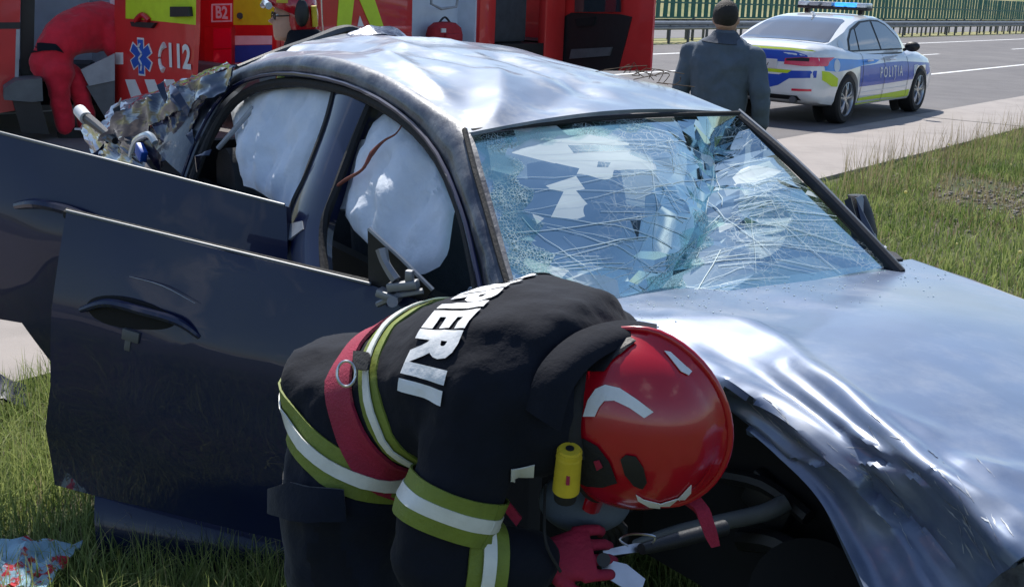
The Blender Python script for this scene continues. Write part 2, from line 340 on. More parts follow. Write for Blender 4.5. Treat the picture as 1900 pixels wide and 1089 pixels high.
def loft(bm, secs, n=20, power=2.0):
    """secs: (centre, axis u * ru, axis v * rv); closed, rounded ends by caps"""
    rings = []
    for c, u, v in secs:
        c, u, v = Vector(c), Vector(u), Vector(v); ring = []
        for i in range(n):
            a = 2 * math.pi * i / n; ca, sa = math.cos(a), math.sin(a); e = 2 / power
            ring.append(bm.verts.new(c + u * math.copysign(abs(ca) ** e, ca) + v * math.copysign(abs(sa) ** e, sa)))
        rings.append(ring)
    for a, b in zip(rings, rings[1:]):
        for i in range(n): bm.faces.new((a[i], a[(i + 1) % n], b[(i + 1) % n], b[i]))
    bm.faces.new(rings[0][::-1]); bm.faces.new(rings[-1])
    return bm
def ball(bm, c, r, seg=16, rot=None):
    r = r if isinstance(r, (list, tuple)) else (r, r, r)
    M = Matrix.Translation(Vector(c)) @ (rot if rot else Matrix.Identity(4)) @ Matrix.Diagonal((*r, 1))
    bmesh.ops.create_uvsphere(bm, u_segments=seg, v_segments=max(8, seg * 2 // 3), radius=1, matrix=M); return bm
def resample(pts, n):
    pts = [Vector(p) for p in pts]; L = [0]
    for a, b in zip(pts, pts[1:]): L.append(L[-1] + (b - a).length)
    out = []
    for i in range(n):
        s = L[-1] * i / (n - 1); j = 0
        while j < len(pts) - 2 and L[j + 1] < s: j += 1
        t = (s - L[j]) / max(1e-9, L[j + 1] - L[j]); out.append(pts[j].lerp(pts[j + 1], min(1, max(0, t))))
    return out
def sheet(rows):
    """rows of points -> (verts, faces)"""
    nv = len(rows[0]); v = [p for r in rows for p in r]; f = []
    for i in range(len(rows) - 1):
        for j in range(nv - 1): f.append((i * nv + j, i * nv + j + 1, (i + 1) * nv + j + 1, (i + 1) * nv + j))
    return v, f
def strip(c1, c2, n=40, m=6, disp=None):
    """ruled sheet between two curves, resampled, with displacement disp(u, v, p) -> p"""
    a, b = resample(c1, n), resample(c2, n); rows = []
    for i in range(n):
        row = []
        for j in range(m):
            p = a[i].lerp(b[i], j / (m - 1)); row.append(disp(i / (n - 1), j / (m - 1), p) if disp else p)
        rows.append(row)
    return sheet(rows)
def thicken(me, th, outward=None):
    """give a sheet a thickness (solid), displaced against its normals"""
    bm = bmesh.new()
    if isinstance(me, tuple):
        vs = [bm.verts.new(p) for p in me[0]]
        for f in me[1]:
            try: bm.faces.new([vs[i] for i in f])
            except ValueError: pass
    else: bm = me
    bmesh.ops.recalc_face_normals(bm, faces=bm.faces[:])
    if outward is not None:
        s = sum(f.normal.dot(Vector(outward)) * f.calc_area() for f in bm.faces)
        if s < 0: bmesh.ops.reverse_faces(bm, faces=bm.faces[:])
    bm.normal_update()
    top = list(bm.faces); vmap = {v: bm.verts.new(v.co - v.normal * th) for v in list(bm.verts)}
    be = [e for e in bm.edges if len(e.link_faces) == 1]
    for f in top: bm.faces.new([vmap[v] for v in reversed(f.verts)])
    for e in be:
        f = e.link_faces[0]; a, b = e.verts
        for l in f.loops:
            if l.edge == e: a, b = l.vert, l.link_loop_next.vert
        bm.faces.new((b, a, vmap[a], vmap[b]))
    return bm
def prism(poly, n, th):
    """flat polygon (3D points) with thickness th along -n"""
    n = Vector(n).normalized(); bm = bmesh.new(); poly = [Vector(p) for p in poly]
    a = [bm.verts.new(p) for p in poly]; b = [bm.verts.new(p - n * th) for p in poly]
    bm.faces.new(a); bm.faces.new(b[::-1]); k = len(a)
    for i in range(k): bm.faces.new((a[i], b[i], b[(i + 1) % k], a[(i + 1) % k]))
    bmesh.ops.recalc_face_normals(bm, faces=bm.faces[:]); return bm
def gridded(poly2, step):
    """2D polygon -> bmesh cut on a grid (z = 0)"""
    bm = bmesh.new(); vs = [bm.verts.new((p[0], p[1], 0)) for p in poly2]; bm.faces.new(vs)
    bmesh.ops.triangulate(bm, faces=bm.faces[:]); return gridcut(bm, step)
def gridcut(bm, step):
    xs = [v.co.x for v in bm.verts]; ys = [v.co.y for v in bm.verts]
    for lo, hi, n in ((min(xs), max(xs), (1, 0, 0)), (min(ys), max(ys), (0, 1, 0))):
        k = math.ceil(lo / step)
        while k * step < hi:
            g = bm.verts[:] + bm.edges[:] + bm.faces[:]
            bmesh.ops.bisect_plane(bm, geom=g, plane_co=Vector(n) * (k * step), plane_no=n); k += 1
    return bm
def bvh_of(o):
    M = ROOTM.get(o.name, Matrix.Identity(4)); bm = bmesh.new(); bm.from_mesh(o.data); bm.transform(M); t = BVHTree.FromBMesh(bm); bm.free(); return t
def drape(bm2, org, U, V, bvh, off=.004, far=2.0, maxd=None):
    """put a flat bmesh on a surface: cast along -(U x V)"""
    U, V, org = Vector(U).normalized(), Vector(V).normalized(), Vector(org); N = U.cross(V).normalized(); dead = []
    for v in bm2.verts:
        p = org + U * v.co.x + V * v.co.y
        h = bvh.ray_cast(p + N * far, -N)
        if h[0] is None or (maxd and abs((h[0] - p).dot(N)) > maxd): dead.append(v); v.co = p; continue
        nn = h[1] if h[1].dot(N) > 0 else -h[1]
        v.co = h[0] + (nn * .7 + N * .3) * off
    bmesh.ops.delete(bm2, geom=dead, context='VERTS')
    return bm2
def text_bm(s, size, fat=0.0, sx=1.0, align='CENTER', spacing=1.0, italic=0.0):
    c = bpy.data.curves.new('t', 'FONT'); c.body = s; c.size = size; c.offset = fat; c.align_x = align; c.align_y = 'CENTER'; c.space_character = spacing; c.resolution_u = 3; c.shear = italic
    o = bpy.data.objects.new('t', c); COL.objects.link(o); dg = bpy.context.evaluated_depsgraph_get()
    me = bpy.data.meshes.new_from_object(o.evaluated_get(dg)); bm = bmesh.new(); bm.from_mesh(me)
    for v in bm.verts: v.co.x *= sx
    bpy.data.objects.remove(o); bpy.data.curves.remove(c); bpy.data.meshes.remove(me)
    bmesh.ops.remove_doubles(bm, verts=bm.verts[:], dist=1e-5)
    return bm
def place(bm2, org, U, V, off=0.0, th=0.0):
    """flat bmesh -> plane in space; th: thickness"""
    U, V = Vector(U).normalized(), Vector(V).normalized(); N = U.cross(V)
    for v in bm2.verts: v.co = Vector(org) + U * v.co.x + V * v.co.y + N * off
    return bm2
def remeshed(bm, vox, sm=2, fac=.5):
    """union of closed shells -> one continuous skin"""
    me = bpy.data.meshes.new('r'); bmesh.ops.recalc_face_normals(bm, faces=bm.faces[:]); bm.to_mesh(me); bm.free()
    o = bpy.data.objects.new('r', me); COL.objects.link(o)
    q = o.modifiers.new('r', 'REMESH'); q.mode = 'VOXEL'; q.voxel_size = vox
    if sm: s = o.modifiers.new('s', 'SMOOTH'); s.factor = fac; s.iterations = sm
    dg = bpy.context.evaluated_depsgraph_get(); r = bpy.data.meshes.new_from_object(o.evaluated_get(dg))
    bpy.data.objects.remove(o); bpy.data.meshes.remove(me); return r
def wrinkle(me, amp, sc, seed=0, ridged=True):
    data = [(v.co.copy(), v.normal.copy()) for v in me.vertices]
    for v, (co, no) in zip(me.vertices, data):
        p = co * sc + Vector((seed, seed * 1.7, 0)); a = noise.noise(p); b = noise.noise(p * 2.3 + Vector((5, 1, 9)))
        d = (1 - 2 * abs(a)) * .6 + b * .4 if ridged else a * .7 + b * .3
        v.co = co + no * (amp * d)
    me.update()
def ridged(p, o=3):
    a, s, q = 0, 1, p.copy()
    for i in range(o): a += s * (1 - 2 * abs(noise.noise(q))); s *= .5; q = q * 2.1 + Vector((3.1, 7.7, 1.3))
    return a

# ================================================================== THE SETTING
RA = R(36.8); D = Vector((math.sin(RA), math.cos(RA), 0)); NN = Vector((math.cos(RA), -math.sin(RA), 0))   # along the road, across it (towards the verge)
def rp(s, n, z=0.0): return D * s + NN * n + Vector((0, 0, z))
GE, AE, LE = -4.58, -6.30, -9.75      # grass edge, asphalt edge, lane line
def quad(name, s0, s1, n0, n1, z, m, kind='structure', nseg=1, parent=None):
    ss = np.linspace(s0, s1, nseg + 1); rows = [[rp(s, n0, z), rp(s, n1, z)] for s in ss]
    return obj(name, sheet(rows), m, parent, kind=kind if parent is None else None, smooth=None)
gnd = quad('ground', -500, 900, -500, 500, -.03, 'soil')
quad('road', -150, 600, AE, -20.4, .0, 'asphalt')
quad('far_road', -150, 600, -23.2, -34.5, .0, 'asphalt_far')
quad('median', -150, 600, -20.4, -23.2, -.008, 'embankment')
# concrete shoulder laid in slabs with open joints
sh = quad('shoulder', -150, 600, GE - .01, AE, -.012, 'soil')
def jitter_slab(s0, s1, n0, n1, z0, z1):
    bm = bmesh.new(); box(bm, (0, 0, 0), (1, 1, 1))
    for v in bm.verts:
        s = s0 if v.co.x < 0 else s1; n = n0 if v.co.y < 0 else n1; z = z0 if v.co.z < 0 else z1
        v.co = rp(s, n, z)
    return bm
for k in range(-3, 14):
    s0 = 13.6 + (k - 2) * 5.0
    obj('slab', jitter_slab(s0 + .012, s0 + 4.988, AE + .015, GE, -.06, .006 + .004 * (k % 2)), 'concrete', sh, smooth=None)
# painted lines
quad('edge_line', -100, 500, LE - .075, LE + .075, .004, 'line_paint')
for k in range(-2, 22): quad('lane_dash', k * 16 + 3, k * 16 + 10, LE - 3.75 - .07, LE - 3.75 + .07, .004, 'line_paint')
quad('edge_line', -100, 500, -17.4 - .1, -17.4 + .1, .004, 'line_paint')
# long grass bank on the far side
rows = []
for s in np.linspace(-120, 520, 90):
    row = []
    for n, z in ((-34.4, -.01), (-36, .15), (-38, .9), (-42, 2.6), (-47, 4.6), (-55, 6.2), (-75, 7.0), (-140, 7.5)):
        row.append(rp(s, n, z + (.5 * noise.noise(Vector((s * .08, n * .1, 0))) if z > .1 else 0)))
    rows.append(row)
obj('grass_bank', sheet(rows), 'embankment', kind='structure')

# ------------------------------------------------------------------ guardrails
def guardrail(name, n, face, s0, s1, label, spacing, pm):
    root = thing(name, label, 'guardrail', rp(s0, n, 0))
    prof = [(.02, .45), (.085, .49), (.085, .54), (.02, .575), (.02, .615), (.085, .65), (.085, .70), (.02, .745)]
    rows = [[rp(s, n + face * a, z) for a, z in prof] for s in np.linspace(s0, s1, 40)]
    obj('rail', thicken(sheet(rows), .006), 'galvanised', root, smooth=50)
    k = 0; s = s0 + .4
    while s < s1:
        obj('post', boxm(rp(s, n, .36), (.06, .10, .74), Matrix.Rotation(-RA, 4, 'Z')), pm, root, smooth=None); s += spacing
    return root
guardrail('guardrail', -21.0, 1, 28, 92, 'grey steel guardrail nearer the police car, in front of the green fence', 1.35, 'galvanised_dark')
guardrail('guardrail', -22.6, -1, 28, 96, 'grey steel guardrail behind the green fence, beside the far carriageway', 1.35, 'galvanised_dark')
# ------------------------------------------------------------------ green anti-glare fence on the median
fr = thing('anti_glare_fence', 'green fence of upright slats above the steel guardrail', 'fence', rp(28, -21.8, 0))
slat0 = None; k = 0; s = 34.0
while s < 98:
    if slat0 is None:
        bm = bmesh.new(); box(bm, (0, 0, .58), (.035, .22, 1.16), Matrix.Rotation(R(0), 4, 'Z'), .008)
        me = bpy.data.meshes.new('slat'); bm.to_mesh(me); bm.free(); me.materials.append(MATS['fence_green']); slat0 = me
    o = bpy.data.objects.new('slat', slat0); COL.objects.link(o); o.parent = fr
    o.location = rp(s, -21.8, .80) - rp(28, -21.8, 0); o.rotation_euler = (R(random.uniform(-1.5, 1.5)), R(random.uniform(-1, 1)), -RA + R(random.uniform(-4, 4)) - R(9))
    s += .50
for z in (.83, 1.35): obj('fence_rail', boxm(rp(66, -21.8, z) , (.05, 76, .06), Matrix.Rotation(-RA, 4, 'Z')), 'fence_green', fr, smooth=None)
for k in range(22): obj('fence_post', boxm(rp(30 + k * 3.2, -21.8, .42), (.08, .08, .86), Matrix.Rotation(-RA, 4, 'Z')), 'galvanised_dark', fr, smooth=None)

# ------------------------------------------------------------------ grass
def blades(name, pts, hts, wid, m, label, cat='grass', lean=.35, seg=3):
    n = len(pts); V = np.zeros((n, 2 * seg + 1, 3)); ang = np.random.rand(n) * 6.283; la = np.random.rand(n) * 6.283
    ln = np.abs(np.random.randn(n)) * lean
    dx, dy = np.cos(ang), np.sin(ang)
    for i in range(seg + 1):
        t = i / seg; cx = pts[:, 0] + np.cos(la) * ln * hts * t * t; cy = pts[:, 1] + np.sin(la) * ln * hts * t * t
        cz = pts[:, 2] + hts * t * (1 - .35 * np.minimum(ln, 1.2) * t)
        ww = wid * (1 - t) ** .7 * .5
        if i < seg:
            V[:, 2 * i, 0] = cx - dx * ww; V[:, 2 * i, 1] = cy - dy * ww; V[:, 2 * i, 2] = cz
            V[:, 2 * i + 1, 0] = cx + dx * ww; V[:, 2 * i + 1, 1] = cy + dy * ww; V[:, 2 * i + 1, 2] = cz
        else: V[:, 2 * i, 0] = cx; V[:, 2 * i, 1] = cy; V[:, 2 * i, 2] = cz
    K = 2 * seg + 1; tri = []
    for i in range(seg - 1): tri += [(2 * i, 2 * i + 1, 2 * i + 3), (2 * i, 2 * i + 3, 2 * i + 2)]
    tri.append((2 * seg - 2, 2 * seg - 1, 2 * seg)); tri = np.array(tri)
    F = (np.arange(n)[:, None, None] * K + tri[None]).reshape(-1, 3)
    me = bpy.data.meshes.new(name); me.vertices.add(n * K); me.vertices.foreach_set('co', V.reshape(-1)); nf = len(F)
    me.loops.add(nf * 3); me.loops.foreach_set('vertex_index', F.reshape(-1).astype(np.int32))
    me.polygons.add(nf); me.polygons.foreach_set('loop_start', np.arange(0, nf * 3, 3, dtype=np.int32)); me.polygons.foreach_set('loop_total', np.full(nf, 3, dtype=np.int32))
    me.update(); me.validate(); me.materials.append(MATS[m])
    o = bpy.data.objects.new(name, me); COL.objects.link(o); o['kind'] = 'stuff'; o['label'] = label; o['category'] = cat
    return o
def scatter(N, s0, s1, n0, n1, keep):
    s = np.random.uniform(s0, s1, N); n = np.random.uniform(n0, n1, N)
    P = np.stack([D.x * s + NN.x * n, D.y * s + NN.y * n, np.full(N, -.03)], 1)
    return P[keep(P[:, 0], P[:, 1], s, n)]
PATCH = Vector((5.05, 10.6, 0))     # bare stony patch in the verge
def clump(x, y, sc=1.1, seed=0): return np.array([noise.noise(Vector((a * sc + seed, b * sc, 3.3))) for a, b in zip(x, y)])
def keepR(X, Y, s, n):
    k = (n > GE + .02 + .10 * np.random.rand(len(n)))
    pr = np.hypot((X - PATCH.x) / 1.35, (Y - PATCH.y) / 1.5); c = clump(X, Y, 1.6)
    k &= (pr + c * .6 > 1.0) | (np.random.rand(len(X)) < .10)
    k &= (c + np.random.rand(len(X)) * 1.2 > .05)
    return k
def vis(X, Y): return (X > .30 * Y - .3) & (X < .50 * Y + .6)
G1 = scatter(175000, 2, 26, GE, 3.5, lambda X, Y, s, n: keepR(X, Y, s, n) & vis(X, Y) & (Y > 5.5))
h1 = .06 + .09 * np.random.rand(len(G1)) + .07 * np.maximum(0, clump(G1[:, 0], G1[:, 1], .7, 9))
blades('grass', G1, h1, .011, 'grass_blade', 'green verge grass beyond the wrecked car, right of the concrete shoulder', lean=.5)
G1b = scatter(60000, 2, 26, GE, 3.5, lambda X, Y, s, n: (n > GE + .1) & vis(X, Y) & (Y > 5.5) & (np.random.rand(len(X)) < .45 + .5 * (np.hypot((X - PATCH.x) / 1.8, (Y - PATCH.y) / 1.8) < 1)))
blades('dry_grass', G1b, .06 + .10 * np.random.rand(len(G1b)), .009, 'grass_dry', 'straw coloured dry stems among the verge grass', lean=.8)
# seed heads along the concrete edge
G1c = scatter(9000, 8, 24, GE, GE + .9, lambda X, Y, s, n: vis(X, Y) & (np.random.rand(len(X)) < .14))
blades('tall_grass', G1c, .30 + .22 * np.random.rand(len(G1c)), .006, 'grass_dry', 'thin tall seeding stems along the edge of the shoulder', lean=.25)
# near grass at the left corner and round the firefighter
def keepL(X, Y, s, n):
    c = clump(X, Y, 2.2)
    return (n > GE + .04 + .12 * np.random.rand(len(n))) & (X > -2.6) & (X < 1.2) & (Y > 2.55) & (Y < 5.3) & (X < 1.5 - (Y - 2.5) * .7) & (c + np.random.rand(len(X)) > .12)
G2 = scatter(150000, 0, 5.5, GE, 1.0, keepL)
h2 = .07 + .13 * np.random.rand(len(G2)) + .12 * np.maximum(0, clump(G2[:, 0], G2[:, 1], 1.3, 4))
blades('grass', G2, h2, .0055, 'grass_blade', 'green tufted grass beneath the opened doors, left foreground', lean=.6)
G2b = scatter(9000, 0, 5.5, GE, 1.0, lambda X, Y, s, n: keepL(X, Y, s, n) & (np.random.rand(len(X)) < .35))
blades('dry_grass', G2b, .10 + .20 * np.random.rand(len(G2b)), .0035, 'grass_dry', 'pale dry stems among the grass under the opened doors', lean=.9)
# the same grass round the rest of the wreck and along the verge
def keepO(X, Y, s, n):
    dx, dy = X - .627, Y - 3.223; lx, ly = dx * .6004 - dy * .7997, dx * .7997 + dy * .6004
    car = (lx > -3.1) & (lx < 1.45) & (np.abs(ly) < .85); mine = (vis(X, Y) & (Y > 5.5)) | ((X > -2.6) & (X < 1.2) & (Y > 2.55) & (Y < 5.3) & (X < 1.5 - (Y - 2.5) * .7))
    return (n > GE + .06 + .1 * np.random.rand(len(n))) & ~car & ~mine & (clump(X, Y, 1.4) + np.random.rand(len(X)) > .1)
G3 = scatter(120000, -3, 16, GE, 5.5, keepO)
blades('grass', G3, .07 + .11 * np.random.rand(len(G3)), .009, 'grass_blade', 'green grass of the verge close round the wrecked car', lean=.55)
# small flowers in the verge
fl = scatter(1500, 4, 24, GE + .2, 3, lambda X, Y, s, n: vis(X, Y) & (Y > 5.5) & (np.random.rand(len(X)) < .12))
bm = bmesh.new()
for x, y, z in fl:
    q = bmesh.ops.create_icosphere(bm, subdivisions=1, radius=random.uniform(.008, .016), matrix=Matrix.Translation((x, y, .10 + random.random() * .14)))
o = obj('wild_flowers', bm, 'flower_white', kind='stuff'); o['label'] = 'tiny pale and yellow flowers dotted through the verge grass'; o['category'] = 'flowers'
# stones of the bare patch
bm = bmesh.new()
for k in range(1500):
    a, r = random.random() * 6.283, abs(random.gauss(0, .55)); x, y = PATCH.x + math.cos(a) * r * 1.5, PATCH.y + math.sin(a) * r * 1.6
    q = random.uniform(.008, .028); bmesh.ops.create_icosphere(bm, subdivisions=1, radius=q, matrix=Matrix.Translation((x, y, -.02)) @ Matrix.Rotation(random.random() * 3, 4, 'Z') @ Matrix.Diagonal((1, random.uniform(.6, 1), .6, 1)))
o = obj('gravel', bm, 'pebble', kind='stuff', smooth=60); o['label'] = 'grey brown stones on the bare patch in the verge'; o['category'] = 'gravel'

# ================================================================== THE WRECKED CAR (local: x forward, y left = away from the viewer, z up)
WO, WY = Vector((.627, 3.223, 0)), R(-53.1)
wreck = thing('wrecked_car', 'wrecked dark navy sedan with crushed roof, shattered windscreen and opened doors', 'car', WO, WY)
WM = ROOTM[wreck.name]; WI = WM.inverted(); WR = WI.to_3x3()
CCL = WI @ CC
def WL(px, py, n, d):
    r = WR @ ray(px, py); n = Vector(n); return CCL + r * ((d - n.dot(CCL)) / n.dot(r))
SN, SD = (0, 1, -.468), -1.235                       # glasshouse side plane
def WS(px, py, inn=0.0): return WL(px, py, SN, SD + inn)
def WX(px, py, x): return WL(px, py, (1, 0, 0), x)
def WYp(px, py, y): return WL(px, py, (0, 1, 0), y)
def WZ(px, py, z): return WL(px, py, (0, 0, 1), z)
SOUT = Vector((0, -1, .468)).normalized()
def wob(name, me, m, parent=None, **k): return obj(name, me, m, parent or wreck, local=True, **k)
def catmull(P, nu, nv):
    P = [[Vector(q) for q in r] for r in P]
    rows = [smooth_path(r, nv) for r in P]; out = []
    for j in range(len(rows[0])): out.append(smooth_path([r[j] for r in rows], nu))
    return [[out[j][i] for j in range(len(out))] for i in range(len(out[0]))]
def disp_rows(rows, fn):
    """displace a grid along its normals with fn(u, v, p)"""
    n, m = len(rows), len(rows[0]); out = []
    for i in range(n):
        r = []
        for j in range(m):
            a = rows[min(i + 1, n - 1)][j] - rows[max(i - 1, 0)][j]; b = rows[i][min(j + 1, m - 1)] - rows[i][max(j - 1, 0)]
            nn = a.cross(b); nn = nn.normalized() if nn.length > 1e-9 else Vector((0, 0, 1))
            if nn.z < 0: nn = -nn
            r.append(rows[i][j] + nn * fn(i / (n - 1), j / (m - 1), rows[i][j]))
        out.append(r)
    return out
def segd(u, v, a, b):
    ax, ay = a; bx, by = b; t = ((u - ax) * (bx - ax) + (v - ay) * (by - ay)) / ((bx - ax) ** 2 + (by - ay) ** 2); t = max(0, min(1, t))
    return math.hypot(u - ax - t * (bx - ax), v - ay - t * (by - ay))

# ---- roof
near = smooth_path([WS(*p) for p in ((872, 246), (820, 205), (760, 165), (680, 126), (600, 107), (520, 109), (445, 130))], 6)
far = smooth_path([WYp(1371, 210, .56), WYp(1340, 200, .56), WYp(1250, 165, .56), WYp(1150, 141, .56), WYp(1030, 111, .56), WX(940, 86, -2.0), WX(840, 77, -2.3), WX(740, 69, -2.5), WX(640, 63, -2.55)], 6)
na, fa = resample(near, 72), resample(far, 72); rows = []
for i in range(72):
    r = []
    for j in range(56):
        t = j / 55; p = na[i].lerp(fa[i], t); p.z += .035 * math.sin(math.pi * t) * (1 - .4 * (i / 71)); r.append(p)
    rows.append(r)
ROOF_FOLDS = [((.02, .10), (.30, .42), .018, .05), ((.30, .42), (.55, .30), -.020, .06), ((.10, .55), (.42, .62), -.016, .05), ((.20, .06), (.62, .22), .016, .04),
              ((.55, .30), (.85, .55), .020, .06), ((.05, .30), (.22, .75), -.014, .045), ((.62, .22), (.95, .35), -.022, .06), ((.45, .80), (.80, .62), .014, .05), ((.30, .95), (.60, .72), -.012, .05)]
def roof_d(u, v, p):
    d = .009 * noise.noise(p * 2.6) + .0022 * ridged(p * 5 + Vector((4, 0, 0)), 2)
    for a, b, h, w_ in ROOF_FOLDS: d += h * max(0, 1 - segd(u, v, a, b) / (w_ * 1.6)) ** 1.3
    e = min(1, min(v, 1 - v, u * 1.5) * 14)
    return d * e
rows = disp_rows(rows, roof_d)
wob('roof', thicken(sheet(rows), .012, (0, 0, 1)), 'navy_roof_skylit', smooth=50)
# rear roof moulding and buckled rear edge
wob('roof_moulding', tubem([WS(440, 127), WX(520, 96, -2.2), WX(575, 78, -2.4), WX(620, 62, -2.55), WX(650, 57, -2.6), WX(690, 66, -2.6)], [.012, .016, .02, .026, .024, .01], k=5), 'black_plastic')
wob('rear_roof_buckle', thicken(strip([WX(640, 66, -2.5), WX(690, 58, -2.55), WX(735, 58, -2.55), WX(755, 70, -2.5)], [WX(640, 74, -2.45), WX(690, 74, -2.45), WX(735, 74, -2.45), WX(757, 76, -2.45)], 20, 5, lambda u, v, p: p + Vector((0, 0, .02 * math.sin(math.pi * u) + .006 * ridged(p * 12, 2)))), .008), 'torn_metal', smooth=40)

# ---- side frame
ro = smooth_path([WS(*p) for p in ((285, 268), (330, 205), (380, 163), (440, 129), (520, 107), (600, 104), (680, 124), (760, 164), (820, 204), (872, 247), (900, 330), (940, 470), (985, 640))], 5)
op = smooth_path([WS(*p) for p in ((345, 330), (368, 268), (405, 200), (452, 158), (520, 141), (600, 148), (680, 173), (760, 223), (820, 291), (860, 380), (882, 455), (915, 610))], 5)
def rail_d(u, v, p):
    b = .022 * math.sin(math.pi * v) ** .7
    c = .006 * ridged(p * 6, 3) * (.4 + u) * math.sin(math.pi * min(1, v * 1.02)) ** .4
    return p + SOUT * (b + c * .8)
wob('roof_rail', thicken(strip(ro, op, 110, 12, rail_d), .05, SOUT), 'navy_scraped', smooth=45)
wob('drip_trim', tubem([p + SOUT * .016 for p in op[::2]], .0075, n=6), 'navy_paint')
wob('door_seal', tubem([p.lerp(Vector((-1.1, p.y, 1.05)), .045) - SOUT * .01 for p in op[::2]], .017, n=8), 'black_rubber')
# A pillar gutter line along the screen
wob('screen_seal', tubem([WS(872, 246) + SOUT * .02, WS(893, 320) + SOUT * .025, WS(915, 395) + SOUT * .025, WS(945, 500) + SOUT * .025, WS(972, 590) + SOUT * .02], .008, k=4, n=6), 'black_rubber')
# B pillar
bl = [WS(622, 160, .03), WS(605, 228, .02), WS(567, 328, .0), WS(537, 402, -.0), WS(540, 500, 0), WS(560, 640, 0)]
br = [WS(690, 180, .03), WS(655, 262, .02), WS(622, 350, .0), WS(598, 425, -.0), WS(602, 520, 0), WS(622, 660, 0)]
wob('door_pillar', thicken(strip(smooth_path(bl, 5), smooth_path(br, 5), 30, 7, lambda u, v, p: p + SOUT * (.015 * math.sin(math.pi * v))), .05, SOUT), 'navy_paint', smooth=40)
for c in (bl, br): wob('door_seal', tubem([p - SOUT * .004 for p in smooth_path(c, 5)], .014, n=6), 'black_rubber')
wob('pillar_trim', thicken(strip([WS(662, 262, .05), WS(640, 330, .05), WS(625, 388, .05)], [WS(694, 255, .05), WS(672, 320, .05), WS(658, 388, .05)], 8, 4), .02, SOUT), 'grey_light_plastic')
# small pale belt pretensioner cover below the pillar
wob('hinge_cover', thicken(strip([WS(537, 415, -.02), WS(535, 445, -.02)], [WS(560, 410, -.02), WS(562, 425, -.02)], 5, 4), .015, SOUT), 'grey_light_plastic')
# body below the belt: sill and door apertures, dark
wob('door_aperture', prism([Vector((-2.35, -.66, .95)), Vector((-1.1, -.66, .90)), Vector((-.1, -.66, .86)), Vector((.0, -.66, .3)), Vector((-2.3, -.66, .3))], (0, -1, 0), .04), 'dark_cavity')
wob('sill', boxm((-1.1, -.74, .25), (2.3, .14, .14), None, .03), 'navy_paint')

# ---- windscreen: laminated glass broken into tilted facets
TA, TB = WS(870, 251, .02), WYp(1366, 216, .55)
BA, BB = WS(978, 640, .02), WZ(1648, 495, .945)
def wsp(u, v):
    p = TA.lerp(TB, u).lerp(BA.lerp(BB, u), v); n = (BA - TA).cross(TB - TA); n = n.normalized(); n = n if n.x > 0 else -n
    return p, n, .055 * math.sin(math.pi * u) * (.35 + .65 * math.sin(math.pi * v))
VAL = [(1.0, .0), (.86, .14), (.76, .34), (.66, .46), (.60, .62), (.44, .78), (.24, .97)]
def vald(u, v): return min(segd(u, v, a, b) for a, b in zip(VAL, VAL[1:]))
pts = []; NB = 22
for i in range(NB + 1): t = i / NB; pts += [(t, 0), (t, 1)]
for i in range(1, NB): t = i / NB; pts += [(0, t), (1, t)]
rng = random.Random(11)
for a, b in zip(VAL, VAL[1:]):
    for k in range(5):
        t = k / 5; u, v = a[0] + (b[0] - a[0]) * t, a[1] + (b[1] - a[1]) * t
        pts.append((u, v))
        for s in (-1, 1):
            q = rng.uniform(.025, .06); nx, ny = -(b[1] - a[1]), b[0] - a[0]; L = math.hypot(nx, ny); pts.append((u + s * q * nx / L + rng.gauss(0, .01), v + s * q * ny / L + rng.gauss(0, .01)))
IMP = (.66, .5)
for k in range(30):
    a = k / 30 * 6.283 + rng.uniform(-.08, .08)
    for r in (.13, .24, .36, .50, .66):
        q = r * rng.uniform(.85, 1.15); pts.append((IMP[0] + math.cos(a) * q, IMP[1] + math.sin(a) * q * 1.1))
for k in range(260): pts.append((rng.uniform(.0, .30) ** 1.3, rng.uniform(.02, .98)))
for k in range(330): pts.append((rng.uniform(.02, .98), rng.uniform(.02, .98)))
pts = [p for p in pts if 0 <= p[0] <= 1 and 0 <= p[1] <= 1]
keep = []
for p in pts:
    if all((p[0] - q[0]) ** 2 + (p[1] - q[1]) ** 2 > .00028 for q in keep): keep.append(p)
res = geometry.delaunay_2d_cdt([Vector(p) for p in keep], [], [], 0, 1e-5)
vs = []
for (u, v) in res[0]:
    p, n, bulge = wsp(u, v); d = vald(u, v); e = min(1, min(u, 1 - u, v, 1 - v) * 12)
    dd = -.085 * max(0, 1 - d / .20) ** 1.15 + rng.gauss(0, .0007) * (3.6 if d < .10 else 1.6 if d < .17 else .9 if u < .5 else .35) + .010 * noise.noise(Vector((u * 4, v * 3, 1))) - .03 * math.exp(-((u - .25) ** 2 + (v - .6) ** 2) / .06)
    vs.append(p + n * (bulge + dd * e))
wob('windscreen', (vs, [tuple(f) for f in res[2]]), 'cracked_glass', smooth=7)
rb = bmesh.new(); rng2 = random.Random(4)
def surf(u, v, lift):
    p, nn_, bulge = wsp(u, v); dv = vald(u, v); e = min(1, min(u, 1 - u, v, 1 - v) * 12)
    return p + nn_ * (bulge + e * (-.085 * max(0, 1 - dv / .20) ** 1.15 + .010 * noise.noise(Vector((u * 4, v * 3, 1))) - .03 * math.exp(-((u - .25) ** 2 + (v - .6) ** 2) / .06)) + lift)
